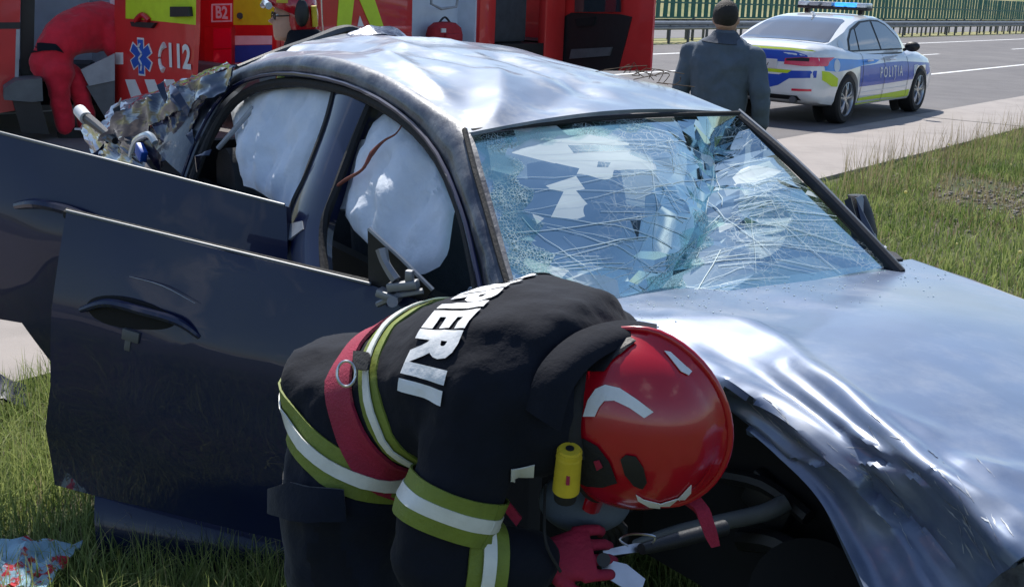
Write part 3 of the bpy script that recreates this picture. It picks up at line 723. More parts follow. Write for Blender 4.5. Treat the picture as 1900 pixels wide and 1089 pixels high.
for k in range(150):
    q = rng2.choice(VAL[1:]); a = rng2.uniform(0, 6.283) if rng2.random() < .4 else rng2.gauss(.35, .35) + (math.pi if rng2.random() < .35 else 0); L = rng2.uniform(.10, .62); s0 = rng2.uniform(.03, .16); w_ = rng2.choice((.0007, .0010, .0016)); prev = None
    q = (q[0] + rng2.gauss(0, .06), q[1] + rng2.gauss(0, .08))
    for t in np.linspace(0, 1, 8):
        u, v = q[0] + math.cos(a) * (s0 + L * t) + rng2.gauss(0, .0025), q[1] + math.sin(a) * (s0 + L * t) + rng2.gauss(0, .0025)
        if not (.004 < u < .996 and .004 < v < .996): break
        c_ = surf(u, v, .0035); dx = surf(min(.999, u - math.sin(a) * .01), min(.999, v + math.cos(a) * .01), .0035) - c_; dx = dx.normalized() * w_ * (1 - .6 * t)
        cur = (rb.verts.new(c_ - dx), rb.verts.new(c_ + dx))
        if prev: rb.faces.new((prev[0], prev[1], cur[1], cur[0]))
        prev = cur
o = wob('crack_lines', rb, 'glass_edge', smooth=None); o['kind'] = 'stuff'
def crushed(path, half, n_):
    P_ = resample([Vector((*q, 0)) for q in path], n_); rows_ = []
    for i, q in enumerate(P_):
        d_ = (P_[min(i + 1, n_ - 1)] - P_[max(i - 1, 0)]).normalized(); s_ = Vector((-d_.y, d_.x, 0)); r_ = []
        for j in range(9):
            k_ = q + s_ * (half * (j / 4 - 1) * (.75 + .35 * math.sin(i * 1.7))); u, v = min(1, max(0, k_.x)), min(1, max(0, k_.y)); p, nn_, bulge = wsp(u, v); dv = vald(u, v); e = min(1, min(u, 1 - u, v, 1 - v) * 12)
            dd_ = -.085 * max(0, 1 - dv / .20) ** 1.15 + .010 * noise.noise(Vector((u * 4, v * 3, 1))) - .03 * math.exp(-((u - .25) ** 2 + (v - .6) ** 2) / .06)
            r_.append(p + nn_ * (bulge + dd_ * e + .005))
        rows_.append(r_)
    wob('crushed_glass_band', sheet(rows_), 'crushed_glass', smooth=60)
crushed([(.055, .01), (.06, .3), (.05, .6), (.09, .9), (.16, 1)], .065, 26)
crushed([(.1, .05), (.35, .045), (.6, .04)], .045, 20)
crushed([(.62, .55), (.48, .74), (.30, .93)], .05, 18)
wob('screen_header', tubem([TA.lerp(TB, t) + Vector((.012, 0, .012 + .012 * math.sin(math.pi * t))) for t in np.linspace(0, 1, 14)], .0075, n=6), 'black_rubber')
# far A pillar
fp = [TB + Vector((-.03, .025, .004)), TB.lerp(BB, .35) + Vector((.004, .026, .006)), TB.lerp(BB, .7) + Vector((.004, .026, .004)), BB + Vector((.03, .02, -.02))]
wob('far_pillar', tubem(fp, [.014, .018, .020, .022], k=5, n=10), 'black_plastic')
wob('far_pillar_trim', tubem([p + Vector((0, .018, .012)) for p in fp], .006, k=5, n=6), 'grey_light_plastic')
# ---- cabin
cab = wob('cabin_floor', boxm((-1.15, 0, .32), (2.3, 1.34, .06)), 'dark_cavity')
wob('far_door_card', boxm((-1.1, .68, .62), (2.2, .05, .62)), 'grey_plastic')
wob('rear_bulkhead', boxm((-2.32, 0, .72), (.06, 1.3, .75)), 'dark_cavity')
wob('firewall', boxm((.02, -.02, .58), (.05, 1.36, .66)), 'dark_cavity')
dash = bmesh.new(); loft(dash, [(Vector((-.17, y, .82)), Vector((.17, 0, -.02)), Vector((0, 0, .085))) for y in (-.66, -.4, -.1, .2, .5, .66)], 14, 3.0)
wob('dashboard', dash, 'grey_plastic', smooth=50)
sw = bmesh.new(); c = Vector((-.52, .36, .90)); ax = Vector((-.85, 0, .5)).normalized(); uu = Vector((0, 1, 0)); vv = ax.cross(uu)
tube(sw, [c + (uu * math.cos(a) + vv * math.sin(a)) * .185 for a in np.linspace(0, 2 * math.pi, 25)], .016, n=7)
ball(sw, c, (.06, .06, .03)); cyl(sw, c, c - ax * .3 , .03)
wob('steering_wheel', sw, 'black_plastic')
def seat(y, x, name='seat'):
    bm = bmesh.new(); loft(bm, [(Vector((x + .02, y, .50)), Vector((.26, 0, 0)), Vector((0, .24, 0))), (Vector((x, y, .60)), Vector((.25, 0, 0)), Vector((0, .25, 0)))], 16, 3.5)
    loft(bm, [(Vector((x - .24 - .16 * t, y, .56 + .56 * t)), Vector((.075, 0, .02)), Vector((0, .245 - .05 * t, 0))) for t in (0, .3, .6, .9, 1.0)], 16, 3)
    loft(bm, [(Vector((x - .42, y, 1.13 + .14 * t)), Vector((.045, 0, .01)), Vector((0, .13, 0))) for t in (0, .5, 1.0)], 14, 3)
    wob(name, bm, 'seat_fabric', smooth=50)
seat(.36, -.78); seat(-.34, -.85)
bm = bmesh.new(); loft(bm, [(Vector((-1.85, y, .58)), Vector((.26, 0, 0)), Vector((0, 0, .09))) for y in (-.6, -.2, .2, .6)], 14, 3); loft(bm, [(Vector((-2.1, y, .84)), Vector((.09, 0, .03)), Vector((-.06, 0, .24))) for y in (-.6, -.2, .2, .6)], 14, 3)
wob('rear_seat', bm, 'seat_fabric')
# spent front airbags lying over the dash
def cloth(name, polyfn, n, m, amp, mm='airbag_cloth', th=.004, seed=0):
    rows = [[polyfn(i / (n - 1), j / (m - 1)) for j in range(m)] for i in range(n)]
    rows = disp_rows(rows, lambda u, v, p: amp * ridged(p * 5 + Vector((seed, 0, 0)), 3) * .5)
    return wob(name, thicken(sheet(rows), th), mm, smooth=60)
cloth('spent_airbag', lambda u, v: Vector((-.45 + .42 * u, -.62 + .5 * v, .90 + .05 * math.sin(3 * u + 2 * v) - .03 * abs(v - .5))), 18, 18, .06, seed=3)
cloth('spent_airbag', lambda u, v: Vector((-.58 - .10 * math.sin(math.pi * v) + .05 * u, .17 + .38 * v, .74 + .36 * u)), 18, 18, .05, seed=8)
# curtain airbags filling the side windows
def curtain(name, top, bot, seed, inn):
    a, b = resample([WS(*p, inn) for p in top], 34), resample([WS(*p, inn) for p in bot], 34); rows = []
    for i in range(34):
        r = []
        for j in range(26):
            t = j / 25; p = a[i].lerp(b[i], t); e = math.sin(math.pi * min(1, max(0, t))) ** .5 * math.sin(math.pi * i / 33) ** .5
            q = Vector((p.x * 4.5, p.z * 2.6, seed))
            p = p + SOUT * (e * (.014 + .030 * noise.noise(q) + .030 * ridged(q * 1.5, 2) + .014 * ridged(q * 3.4, 3)))
            r.append(p)
        rows.append(r)
    wob(name, thicken(sheet(rows), .004, SOUT), 'airbag_cloth', smooth=60)
curtain('curtain_airbag', [(428, 205), (455, 178), (500, 162), (560, 160), (614, 165), (628, 180)], [(452, 345), (470, 350), (490, 362), (515, 380), (540, 392), (548, 380)], 2.2, .075)
curtain('curtain_airbag', [(640, 400), (655, 355), (680, 270), (705, 215), (730, 205), (765, 240), (810, 300), (846, 385)], [(660, 430), (700, 470), (730, 500), (762, 512), (790, 508), (815, 495), (832, 470), (842, 400)], 7.9, .08)
# red loom hanging in the front window
wob('torn_loom', tubem([WS(603, 362, -.0), WS(640, 335, .0), WS(672, 315, -.01), WS(690, 285, 0), WS(712, 262, .0), WS(735, 248, .0), WS(750, 225, .02)], [.004, .006, .0045, .008, .004, .0025, .002], k=5, n=6), 'wire_red')
wob('trim_rod', tubem([WS(405, 275, .04), WS(440, 235, .04), WS(470, 200, .05)], .010, n=7), 'grey_light_plastic')

# ---- bonnet and front wing, buckled
E_ = [(1080, 590, .88), (1270, 715, .88), (1347, 762, .86), (1436, 835, .84), (1520, 925, .80), (1590, 1060, .72), (1640, 1180, .66)]
M_ = [(1085, 575, .93), (1300, 690, .945), (1430, 752, .93), (1520, 815, .91), (1610, 890, .87), (1700, 985, .80), (1800, 1120, .74)]
R_ = [(1090, 556, .95), (1385, 620, .98), (1500, 690, .985), (1600, 765, .97), (1690, 840, .95), (1790, 930, .92), (1900, 1040, .88)]
H1 = [(1300, 526, .95), (1500, 590, .98), (1600, 650, .985), (1700, 730, .975), (1800, 800, .96), (1910, 880, .94), (2040, 1000, .9)]
H2 = [(1480, 509, .945), (1640, 560, .97), (1740, 610, .975), (1850, 690, .965), (1950, 760, .95), (2080, 840, .93), (2230, 950, .9)]
H3 = [(1690, 481, .93), (1790, 515, .93), (1900, 556, .925), (2010, 600, .915), (2130, 650, .9), (2260, 720, .88), (2400, 800, .85)]
P = [[WZ(*c[i]) for c in (E_, M_, R_, H1, H2, H3)] for i in range(7)]
rows = catmull(P, 14, 14)
HN = len(rows) - 1
HOOD_FOLDS = [((.10, .42), (.95, .40), .016, .035), ((.18, .30), (1.0, .26), -.022, .035), ((.22, .20), (1.0, .14), .020, .03), ((.16, .06), (.9, .05), -.018, .03), ((.30, .36), (1.0, .335), -.012, .025),
              ((.03, .22), (.17, .44), .030, .05), ((.17, .44), (.12, .62), -.014, .05), ((.55, .30), (.95, .50), .012, .03), ((.30, .36), (.62, .52), .007, .03), ((.75, .5), (1., .72), .012, .03)]
def hood_d(u, v, p):
    d = (.0030 if v < .45 else .0008) * ridged(p * 4.5, 2) + (.0008 if v < .45 else .0002) * ridged(p * 17, 2) + .010 * noise.noise(p * 1.7)
    if u > .62: d += .007 * (u - .62) / .38 * ridged(p * 7 + Vector((2, 5, 0)), 2)
    for a, b, h, w_ in HOOD_FOLDS:
        q_ = min(1, segd(u, v, a, b) / (w_ * 1.7)); d += .8 * h * (1 - q_ * q_ * (3 - 2 * q_)) if h < 0 else .8 * h * (1 - q_) ** 1.3
    return d * min(1, u * 9)
rows = disp_rows(rows, hood_d)
wob('bonnet', thicken(sheet(rows), .012, (0, 0, 1)), 'navy_hood_skylit', smooth=50)
fe = [p + Vector((-.03, 0, -.02)) for p in rows[-1][::4]]; rs_ = random.Random(3)
wob('front_bumper', thicken(strip(fe, [Vector((p.x - .10, p.y * 1.02, .22)) for p in fe], 30, 12, lambda u, v, p: p + Vector((.10 * math.sin(math.pi * v) + .02 * ridged(p * 6, 2), 0, 0))), .012, (1, 0, 0)), 'navy_scraped', smooth=40)
wob('grille', thicken(strip([Vector((p.x + .035, p.y * .5, .62)) for p in fe], [Vector((p.x + .02, p.y * .45, .42)) for p in fe], 16, 4), .02, (1, 0, 0)), 'black_plastic')
# far wing edge, far mirror, bits round the scuttle
wob('far_wing', thicken(strip([WZ(1690, 481, .925), WZ(1790, 515, .925), WZ(1900, 556, .92), WZ(2130, 650, .895)], [WZ(1690, 481, .925) + Vector((0, .04, -.25)), WZ(1790, 515, .925) + Vector((0, .1, -.28)), WZ(1900, 556, .92) + Vector((0, .14, -.3)), WZ(2130, 650, .895) + Vector((0, .2, -.3))], 24, 6, lambda u, v, p: p + Vector((0, .006 * ridged(p * 8, 2), 0))), .01), 'navy_paint')
mb = bmesh.new(); loft(mb, [(WYp(1604, 470, .88), Vector((.03, .01, 0)), Vector((0, .03, 0))), (WYp(1604, 430, .88), Vector((.032, .01, 0)), Vector((0, .042, 0))), (WYp(1597, 390, .88), Vector((.028, .01, 0)), Vector((0, .036, 0))), (WYp(1590, 362, .90), Vector((.02, .01, 0)), Vector((0, .03, 0)))], 14, 2.6)
wob('door_mirror', mb, 'black_plastic')
wob('mirror_glass', prism([WYp(1588, 368, .84), WYp(1600, 362, .9), WYp(1632, 455, .9), WYp(1612, 470, .84)], (1, -.6, .2), .012), 'navy_paint')
wob('mirror_base', prism([WYp(1566, 372, .72), WYp(1578, 366, .74), WYp(1605, 460, .72), WYp(1590, 440, .70)], (.6, -1, .2), .02), 'black_plastic')
wob('scuttle_piece', prism([WZ(1626, 447, .99), WZ(1646, 458, .99), WZ(1640, 466, .98)], (0, 0, 1), .01), 'torn_metal')
wob('scuttle_piece', prism([WZ(1632, 462, .96), WZ(1662, 468, .96), WZ(1676, 480, .95), WZ(1640, 482, .95)], (0, 0, 1), .01), 'black_plastic')
wob('scuttle_panel', thicken(strip([BA.lerp(BB, t) + Vector((.0, 0, -.018)) for t in (0, .3, .6, 1)], [BA.lerp(BB, t) + Vector((.12, 0, -.03)) for t in (0, .3, .6, 1)], 14, 4), .01, (0, 0, 1)), 'black_plastic')
# ---- front wheel bay
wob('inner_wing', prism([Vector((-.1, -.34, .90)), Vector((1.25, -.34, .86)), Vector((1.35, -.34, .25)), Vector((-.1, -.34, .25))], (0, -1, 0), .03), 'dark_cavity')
bm = bmesh.new()
tube(bm, [WYp(1180, 1010, -.55), WYp(1260, 985, -.52), WYp(1340, 968, -.48), WYp(1420, 950, -.44), WYp(1460, 930, -.40)], [.014, .017, .02, .021, .021], k=5, n=12)
wob('corrugated_hose', bm, 'grey_plastic')
bm = bmesh.new(); tube(bm, [WYp(1330, 880, -.38), WYp(1420, 900, -.38), WYp(1500, 960, -.38)], .02, k=4); tube(bm, [WYp(1380, 1000, -.40), WYp(1450, 1010, -.42), WYp(1530, 1060, -.42)], .03, k=4); box(bm, WYp(1430, 930, -.36), (.14, .04, .1), Matrix.Rotation(.4, 4, 'Y'), .01)
wob('engine_pipes', bm, 'black_plastic')
wob('brake_shield', cylm(WYp(1500, 1110, -.50), WYp(1500, 1110, -.44), .13, n=24), 'dark_cavity')
# ---- crumpled tail
def tear(name, c1, c2, n, m, amp, sc, mm, plane=WYp):
    a, b = [plane(*q) for q in c1], [plane(*q) for q in c2]
    def dd(u, v, p): return p + Vector((.5, -1, .6)).normalized() * (amp * ridged(p * sc, 3) * .6)
    return wob(name, thicken(strip(a, b, n, m, dd), .006), mm, smooth=28)
tear('rear_wing', [(190, 268, -.78), (225, 218, -.76), (300, 177, -.70), (380, 152, -.66), (448, 130, -.60)], [(262, 268, -.74), (300, 232, -.72), (345, 210, -.70), (400, 182, -.68), (432, 165, -.64)], 46, 14, .05, 5, 'navy_crushed')
tear('rear_wing', [(262, 262, -.70), (300, 230, -.70), (345, 212, -.68), (392, 195, -.66)], [(300, 320, -.74), (330, 300, -.72), (345, 290, -.70), (370, 250, -.68)], 30, 14, .06, 5, 'navy_paint')
tear('boot_lid', [(200, 212, -.35), (250, 186, -.2), (330, 160, 0), (430, 122, .1)], [(190, 262, -.6), (240, 222, -.6), (320, 185, -.55), (440, 132, -.5)], 36, 16, .05, 4, 'navy_crushed')
tear('rear_panel', [(150, 215, -.55), (175, 225, -.6), (210, 250, -.7), (250, 262, -.75)], [(185, 300, -.72), (210, 305, -.75), (250, 310, -.78), (300, 330, -.8)], 20, 12, .06, 6, 'navy_crushed')
rg = random.Random(5)
for k in range(9):
    x, y = rg.uniform(185, 395), rg.uniform(190, 300)
    if y < 330 - x * .48: y = 330 - x * .48 + rg.uniform(0, 30)
    p = WYp(x, y, -.74 + rg.uniform(-.04, .08)); q = p + Vector((rg.uniform(-.22, .22), rg.uniform(-.04, .04), rg.uniform(-.10, .12)))
    w_ = Vector((0, .01, rg.uniform(.02, .045)))
    wob('torn_strip', thicken(strip([p, p.lerp(q, .5) + Vector((0, -.03, .03)), q], [p + w_, p.lerp(q, .5) + w_ + Vector((0, -.01, .02)), q + w_ * .6], 8, 3), .005), rg.choice(['navy_crushed', 'navy_paint', 'navy_crushed', 'black_plastic']), smooth=40)
wob('tail_lamp', tubem([WYp(243, 290, -.80), WYp(252, 262, -.80), WYp(275, 250, -.79), WYp(288, 265, -.78)], .014, k=4), 'clear_plastic')
wob('blue_connector', boxm(WYp(262, 283, -.82), (.07, .03, .05), Matrix.Rotation(.5, 4, 'Y'), .006), 'blue_vinyl')
wob('boot_floor', boxm((-2.9, 0, .6), (1.1, 1.2, .5)), 'dark_cavity')
wob('boot_strut', tubem([WYp(152, 212, -.75), WYp(178, 232, -.76), WYp(214, 262, -.78)], [.026, .022, .015], n=10), 'black_plastic')
wob('strut_end', cylm(WYp(148, 206, -.76), WYp(160, 220, -.76), .03, .03), 'white_vinyl')
# ---- wheels that remain
def wheel(parent, c, axis, r, wd, nspoke, local=True, rimm='alloy'):
    c, axis = Vector(c), Vector(axis).normalized(); u = Vector((0, 0, 1)); v = axis.cross(u); bm = bmesh.new()
    prof = [(r * .70, -wd * .5), (r * .90, -wd * .5), (r * .985, -wd * .38), (r, -wd * .2), (r, wd * .2), (r * .985, wd * .38), (r * .90, wd * .5), (r * .70, wd * .5)]
    N = 36; rings = []
    for i in range(N):
        a = 2 * math.pi * i / N; d = u * math.cos(a) + v * math.sin(a); rings.append([bm.verts.new(c + d * q + axis * h) for q, h in prof])
    for i in range(N):
        a, b = rings[i], rings[(i + 1) % N]
        for j in range(len(prof)): bm.faces.new((a[j], a[(j + 1) % len(prof)], b[(j + 1) % len(prof)], b[j]))
    bmesh.ops.recalc_face_normals(bm, faces=bm.faces[:])
    w_ = obj('wheel', bm, 'tyre', parent, local=local)
    bm = bmesh.new(); face = c + axis * (wd * .36)
    ring = [(r * .71, wd * .47), (r * .67, wd * .49), (r * .64, wd * .40), (r * .64, -wd * .3), (r * .71, -wd * .3)]; rr = []
    for i in range(N):
        a = 2 * math.pi * i / N; d = u * math.cos(a) + v * math.sin(a); rr.append([bm.verts.new(c + d * q + axis * h) for q, h in ring])
    for i in range(N):
        a, b = rr[i], rr[(i + 1) % N]
        for j in range(5): bm.faces.new((a[j], a[(j + 1) % 5], b[(j + 1) % 5], b[j]))
    bmesh.ops.recalc_face_normals(bm, faces=bm.faces[:])
    cyl(bm, face - axis * .03, face + axis * .012, r * .16, r * .13, 18)
    for k in range(nspoke):
        for s in (-.10, .10):
            a = 2 * math.pi * k / nspoke; d0 = u * math.cos(a) + v * math.sin(a); d1 = u * math.cos(a + s * 1.6) + v * math.sin(a + s * 1.6)
            tube(bm, [face + d0 * r * .10, face + axis * .012 + d1 * r * .40, face + d1 * r * .66], [r * .05, r * .036, r * .045], n=6)
    obj('rim', bm, rimm, w_, local=True)
    obj('brake_disc', cylm(c + axis * wd * .02, c + axis * wd * .1, r * .52, n=24), 'galvanised_dark', w_, local=True)
    return w_
wheel(wreck, (-2.28, -.72, .31), (0, -1, 0), .31, .21, 5)
wheel(wreck, (.55, .76, .31), (0, 1, 0), .31, .21, 5)
wheel(wreck, (-2.28, .72, .31), (0, 1, 0), .31, .21, 5)

# ---- doors, swung open, outer skins towards the viewer
def door_frame(h, e):
    h, e = Vector(h), Vector(e); u = (e - h); u.z = 0; u.normalize(); n = Vector((u.y, -u.x, 0)); n = n if n.y < 0 else -n
    return h, u, n
def make_door(h, e, poly, belt, prof):
    """poly: outline pixels on the door's own upright plane; belt: two pixels of the waist line"""
    h, u, n = door_frame(h, e); Z = Vector((0, 0, 1))
    P2 = [(lambda q: ((q - h).dot(u), (q - h).dot(Z)))(on_plane(*p, h, n)) for p in poly]
    b0, b1 = [(lambda q: ((q - h).dot(u), (q - h).dot(Z)))(on_plane(*p, h, n)) for p in belt]
    bm = gridded(P2, .045)
    xs = [q[0] for q in P2]; x0, x1 = min(xs), max(xs)
    for v in bm.verts:
        bz = b0[1] + (b1[1] - b0[1]) * (v.co.x - b0[0]) / (b1[0] - b0[0]); t = bz - v.co.y
        o = float(np.interp(t, *zip(*prof))); s = (v.co.x - x0) / (x1 - x0); o += .018 * math.sin(math.pi * s) + .004 * noise.noise(Vector((v.co.x * 5, t * 5, 0)))
        v.co = h + u * v.co.x + Z * v.co.y + n * o
    return thicken(bm, .045, n), h, u, n
PROF = [(-.02, -.010), (0, 0), (.05, .012), (.12, .030), (.20, .050), (.26, .064), (.32, .068), (.50, .066), (.62, .055), (.74, .025), (.9, -.01)]
FH, FE = (-.07, 2.83), (-1.20, 3.12); RH, RE = (-.70, 3.66), (-1.75, 3.95)
bm, h, u, n = make_door((*FH, 0), (*FE, 0), [(125, 392), (690, 528), (880, 590), (850, 800), (820, 1058), (545, 992), (330, 945), (105, 897), (108, 780), (122, 700)], [(125, 392), (800, 560)], PROF)
fd = obj('front_door', bm, 'navy_paint', wreck, smooth=40)
def onD(px, py, off=.0, hh=FH, ee=FE):
    h, u, n = door_frame((*hh, 0), (*ee, 0)); return on_plane(px, py, h + n * off, n) 
def dd(name, bm, m, par, **k): return obj(name, bm, m, par, **k)
dd('waist_trim', tubem([onD(123, 391, .01), onD(400, 458, .012), onD(688, 527, .01)], .0042, n=8), 'chrome_trim', fd)
dd('waist_seal', tubem([onD(123, 396, -.03), onD(400, 463, -.03), onD(690, 530, -.03)], .016, n=6), 'black_rubber', fd)
bm = bmesh.new(); F3 = door_frame((*FH, 0), (*FE, 0)); UD, ND = F3[1], F3[2]
RotD = Matrix((( -UD.x, ND.x, 0, 0), (-UD.y, ND.y, 0, 0), (0, 0, 1, 0), (0, 0, 0, 1)))
tlt = Matrix.Rotation(R(10), 4, 'Y')
ball(bm, onD(255, 598, .062), (.155, .012, .062), 24, RotD @ tlt); dd('handle_recess', bm, 'dark_cavity', fd)
dd('door_handle', tubem([onD(150, 575, .075), onD(200, 562, .083), onD(265, 577, .086), onD(330, 597, .083), onD(370, 625, .070)], [.008, .012, .013, .012, .008], k=5), 'navy_paint', fd)
for q, s_ in (((245, 622, .075), (.05, .02, .03)), ((238, 640, .075), (.018, .012, .03)), ((322, 640, .07), (.008, .01, .03)), ((284, 634, .07), (.01, .01, .014))): dd('broken_latch', boxm(onD(*q), s_, RotD @ tlt, .002), 'galvanised_dark', fd)
# mirror sail and bracket
dd('mirror_sail', prism([onD(682, 424, -.01), onD(802, 538, -.01), onD(780, 570, -.01), onD(684, 548, -.01)], ND, .02), 'black_plastic', fd)
dd('sail_edge', tubem([onD(684, 424, .004), onD(745, 480, .004), onD(803, 538, .004)], .006, n=6), 'grey_light_plastic', fd)
bm = bmesh.new()
tube(bm, [onD(708, 462, .03), onD(716, 490, .04), onD(735, 520, .05)], [.016, .012, .014], k=4, n=6); box(bm, onD(748, 530, .05), (.08, .03, .022), RotD @ Matrix.Rotation(R(-12), 4, 'Y'), .004); box(bm, onD(760, 512, .05), (.02, .02, .03), RotD, .004); box(bm, onD(722, 548, .05), (.06, .04, .02), RotD @ Matrix.Rotation(R(15), 4, 'Y'), .004); cyl(bm, onD(728, 560, .05), onD(728, 560, .09), .014); tube(bm, [onD(700, 565, .05), onD(740, 548, .06), onD(785, 540, .05)], .008, n=6)
dd('mirror_bracket', bm, 'galvanised', fd)
dd('highlight_line', tubem([onD(240, 513, .052), onD(300, 530, .060), onD(362, 563, .068)], [.0007, .0016, .0007], k=4, n=5), 'highlight_metal', fd)  # curved highlight on the door skin, built as a thin pale line
# rear door
bm, h, u, n = make_door((*RH, 0), (*RE, 0), [(-45, 234), (532, 383), (545, 480), (560, 760), (240, 800), (160, 760), (122, 692), (92, 640), (64, 590), (-50, 576)], [(0, 246), (530, 382)], PROF)
rd = obj('rear_door', bm, 'navy_paint', wreck, smooth=40)
def onR(px, py, off=0.0): return onD(px, py, off, RH, RE)
dd('waist_trim', tubem([onR(-45, 235, .01), onR(250, 310, .012), onR(528, 381, .01)], .0055, n=8), 'chrome_trim', rd)
bm = bmesh.new(); ball(bm, onR(105, 402, .052), (.15, .012, .05), 24, RotD @ tlt); dd('handle_recess', bm, 'dark_cavity', rd)
dd('door_handle', tubem([onR(30, 382, .06), onR(70, 378, .09), onR(130, 392, .09), onR(185, 412, .085)], [.012, .017, .017, .012], k=5), 'navy_paint', rd)
# torn side skirt hanging below the doors
rows_a = [on_plane(*p, (0, 3.34, 0), Vector((0, 1, 0))) for p in ((178, 880), (330, 915), (545, 965))]; rows_b = [on_plane(*p, (0, 3.30, 0), Vector((0, 1, 0))) for p in ((196, 1066), (340, 1075), (560, 1090))]
obj('side_skirt', thicken(strip(rows_a, rows_b, 20, 8, lambda u, v, p: p + Vector((0, -.05 * math.sin(math.pi * v), 0))), .02, (0, -1, 0)), 'navy_paint', wreck)

# ================================================================== POLICE CAR (local: x forward, y left, z up)
PC = thing('police_car', 'white and blue police sedan parked on the road beside the shoulder', 'car', (4.80, 18.8, 0), R(90 - 37.3))
PC.scale = (1.03, 1.03, 1.035)
def pob(name, me, m, parent=None, **k): return obj(name, me, m, parent or PC, local=True, **k)
def interp_tab(tab, x): 
    xs = [t[0] for t in tab]; return [float(np.interp(x, xs, [t[i] for t in tab])) for i in range(1, len(tab[0]))]
BT = [(-2.36, .66, .44, .78), (-2.33, .76, .38, .94), (-2.26, .83, .32, 1.03), (-2.1, .875, .27, 1.075), (-1.8, .90, .24, 1.075), (-1.4, .912, .22, 1.03), (-1.0, .915, .20, .985), (-.4, .915, .20, .965), (.3, .915, .20, .95), (.9, .912, .20, .955), (1.1, .908, .20, .965), (1.5, .90, .22, .93), (1.9, .875, .25, .86), (2.15, .82, .29, .78), (2.30, .72, .34, .69), (2.36, .56, .42, .60)]
def psec(x):
    w_, zb, zt = interp_tab(BT, x); H = zt - zb
    return [(0, zb), (.80 * w_, zb), (.93 * w_, zb + .03), (.965 * w_, zb + .10 * H), (.985 * w_, zb + .28 * H), (1.0 * w_, zb + .50 * H), (.985 * w_, zb + .70 * H), (.965 * w_, zb + .80 * H), (.935 * w_, zb + .905 * H), (.87 * w_, zb + .97 * H), (.70 * w_, zt), (.35 * w_, zt + .015), (0, zt + .02)]
xs = sorted(set([round(t[0], 3) for t in BT] + [round(x, 3) for x in np.arange(-2.2, 2.3, .1)]))
bm = bmesh.new(); rings = []
for x in xs:
    h = psec(x); full = [(-y, z) for y, z in h] + [(y, z) for y, z in h[-2:0:-1]]
    rings.append([bm.verts.new((x, y, z)) for y, z in full])
for a, b in zip(rings, rings[1:]):
    for i in range(len(a)): bm.faces.new((a[i], a[(i + 1) % len(a)], b[(i + 1) % len(a)], b[i]))
bm.faces.new(rings[0][::-1]); bm.faces.new(rings[-1]); bmesh.ops.recalc_face_normals(bm, faces=bm.faces[:])
def boolcut(bm, cutters):
    me = bpy.data.meshes.new('b'); bm.to_mesh(me); bm.free(); o = bpy.data.objects.new('b', me); COL.objects.link(o); cs = []
    for c in cutters:
        m2 = bpy.data.meshes.new('c'); c.to_mesh(m2); c.free(); q = bpy.data.objects.new('c', m2); COL.objects.link(q); cs.append(q)
        md = o.modifiers.new('x', 'BOOLEAN'); md.object = q; md.operation = 'DIFFERENCE'; md.solver = 'EXACT'
    dg = bpy.context.evaluated_depsgraph_get(); r = bpy.data.meshes.new_from_object(o.evaluated_get(dg))
    for q in cs + [o]: bpy.data.objects.remove(q)
    return r
AX = (-1.42, 1.43)
body = boolcut(bm, [cylm((x, s * .55, .345), (x, s * 1.2, .345), .372, n=40) for x in AX for s in (-1, 1)])
pbody = pob('body', body, 'white_paint', smooth=38)
GT = [(-1.86, 1.07), (-1.7, 1.10), (-1.4, 1.215), (-1.1, 1.325), (-.8, 1.395), (-.5, 1.43), (-.2, 1.445), (.1, 1.438), (.3, 1.405), (.5, 1.335), (.75, 1.20), (1.0, 1.04), (1.12, .96)]
bm = bmesh.new(); rings = []
for x in np.arange(-1.86, 1.121, .06):
    zr = float(np.interp(x, *zip(*GT))); zb = min(.93, zr - .03); w_ = .845 if -1.3 < x < .7 else .845 - .10 * (min(1, (-1.3 - x) / .5) if x < 0 else (x - .7) / .42)
    wt = lambda z: w_ - .02 - max(0, z - .95) * .46
    zz = [zb, zb + .3 * (zr - zb), zb + .6 * (zr - zb), zb + .85 * (zr - zb), zr - .03 * min(1, (zr - zb) * 3)]
    h = [(wt(z), z) for z in zz] + [(wt(zr) * .90, zr - .004), (wt(zr) * .6, zr + .012), (0, zr + .02)]
    rings.append([bm.verts.new((x, -y, z)) for y, z in h] + [bm.verts.new((x, y, z)) for y, z in h[-2::-1]])
for a, b in zip(rings, rings[1:]):
    for i in range(len(a) - 1): bm.faces.new((a[i], a[i + 1], b[i + 1], b[i]))
bm.faces.new(rings[0]); bm.faces.new(rings[-1][::-1]); bmesh.ops.recalc_face_normals(bm, faces=bm.faces[:])
pcab = pob('cabin', bm, 'white_paint', smooth=38)
def lb(o):
    b = bmesh.new(); b.from_mesh(o.data); t = BVHTree.FromBMesh(b); b.free(); return t
bodyT, cabT = lb(pbody), lb(pcab)
def onside(name, poly, m, T, off=.004, N='side', step=.06, th=0.0, par=None):
    U, V = {'side': ((1, 0, 0), (0, 0, 1)), 'lside': ((-1, 0, 0), (0, 0, 1)), 'rear': ((0, -1, 0), (0, 0, 1)), 'rglass': ((0, -1, 0), (.55, 0, .835)), 'fglass': ((0, 1, 0), (-.6, 0, .8)), 'rq': ((.45, -.89, 0), (0, 0, 1))}[N]
    b = drape(gridded(poly, step), (0, 0, 0), U, V, T, off, 4.0)
    return pob(name, b, m, par, smooth=45)
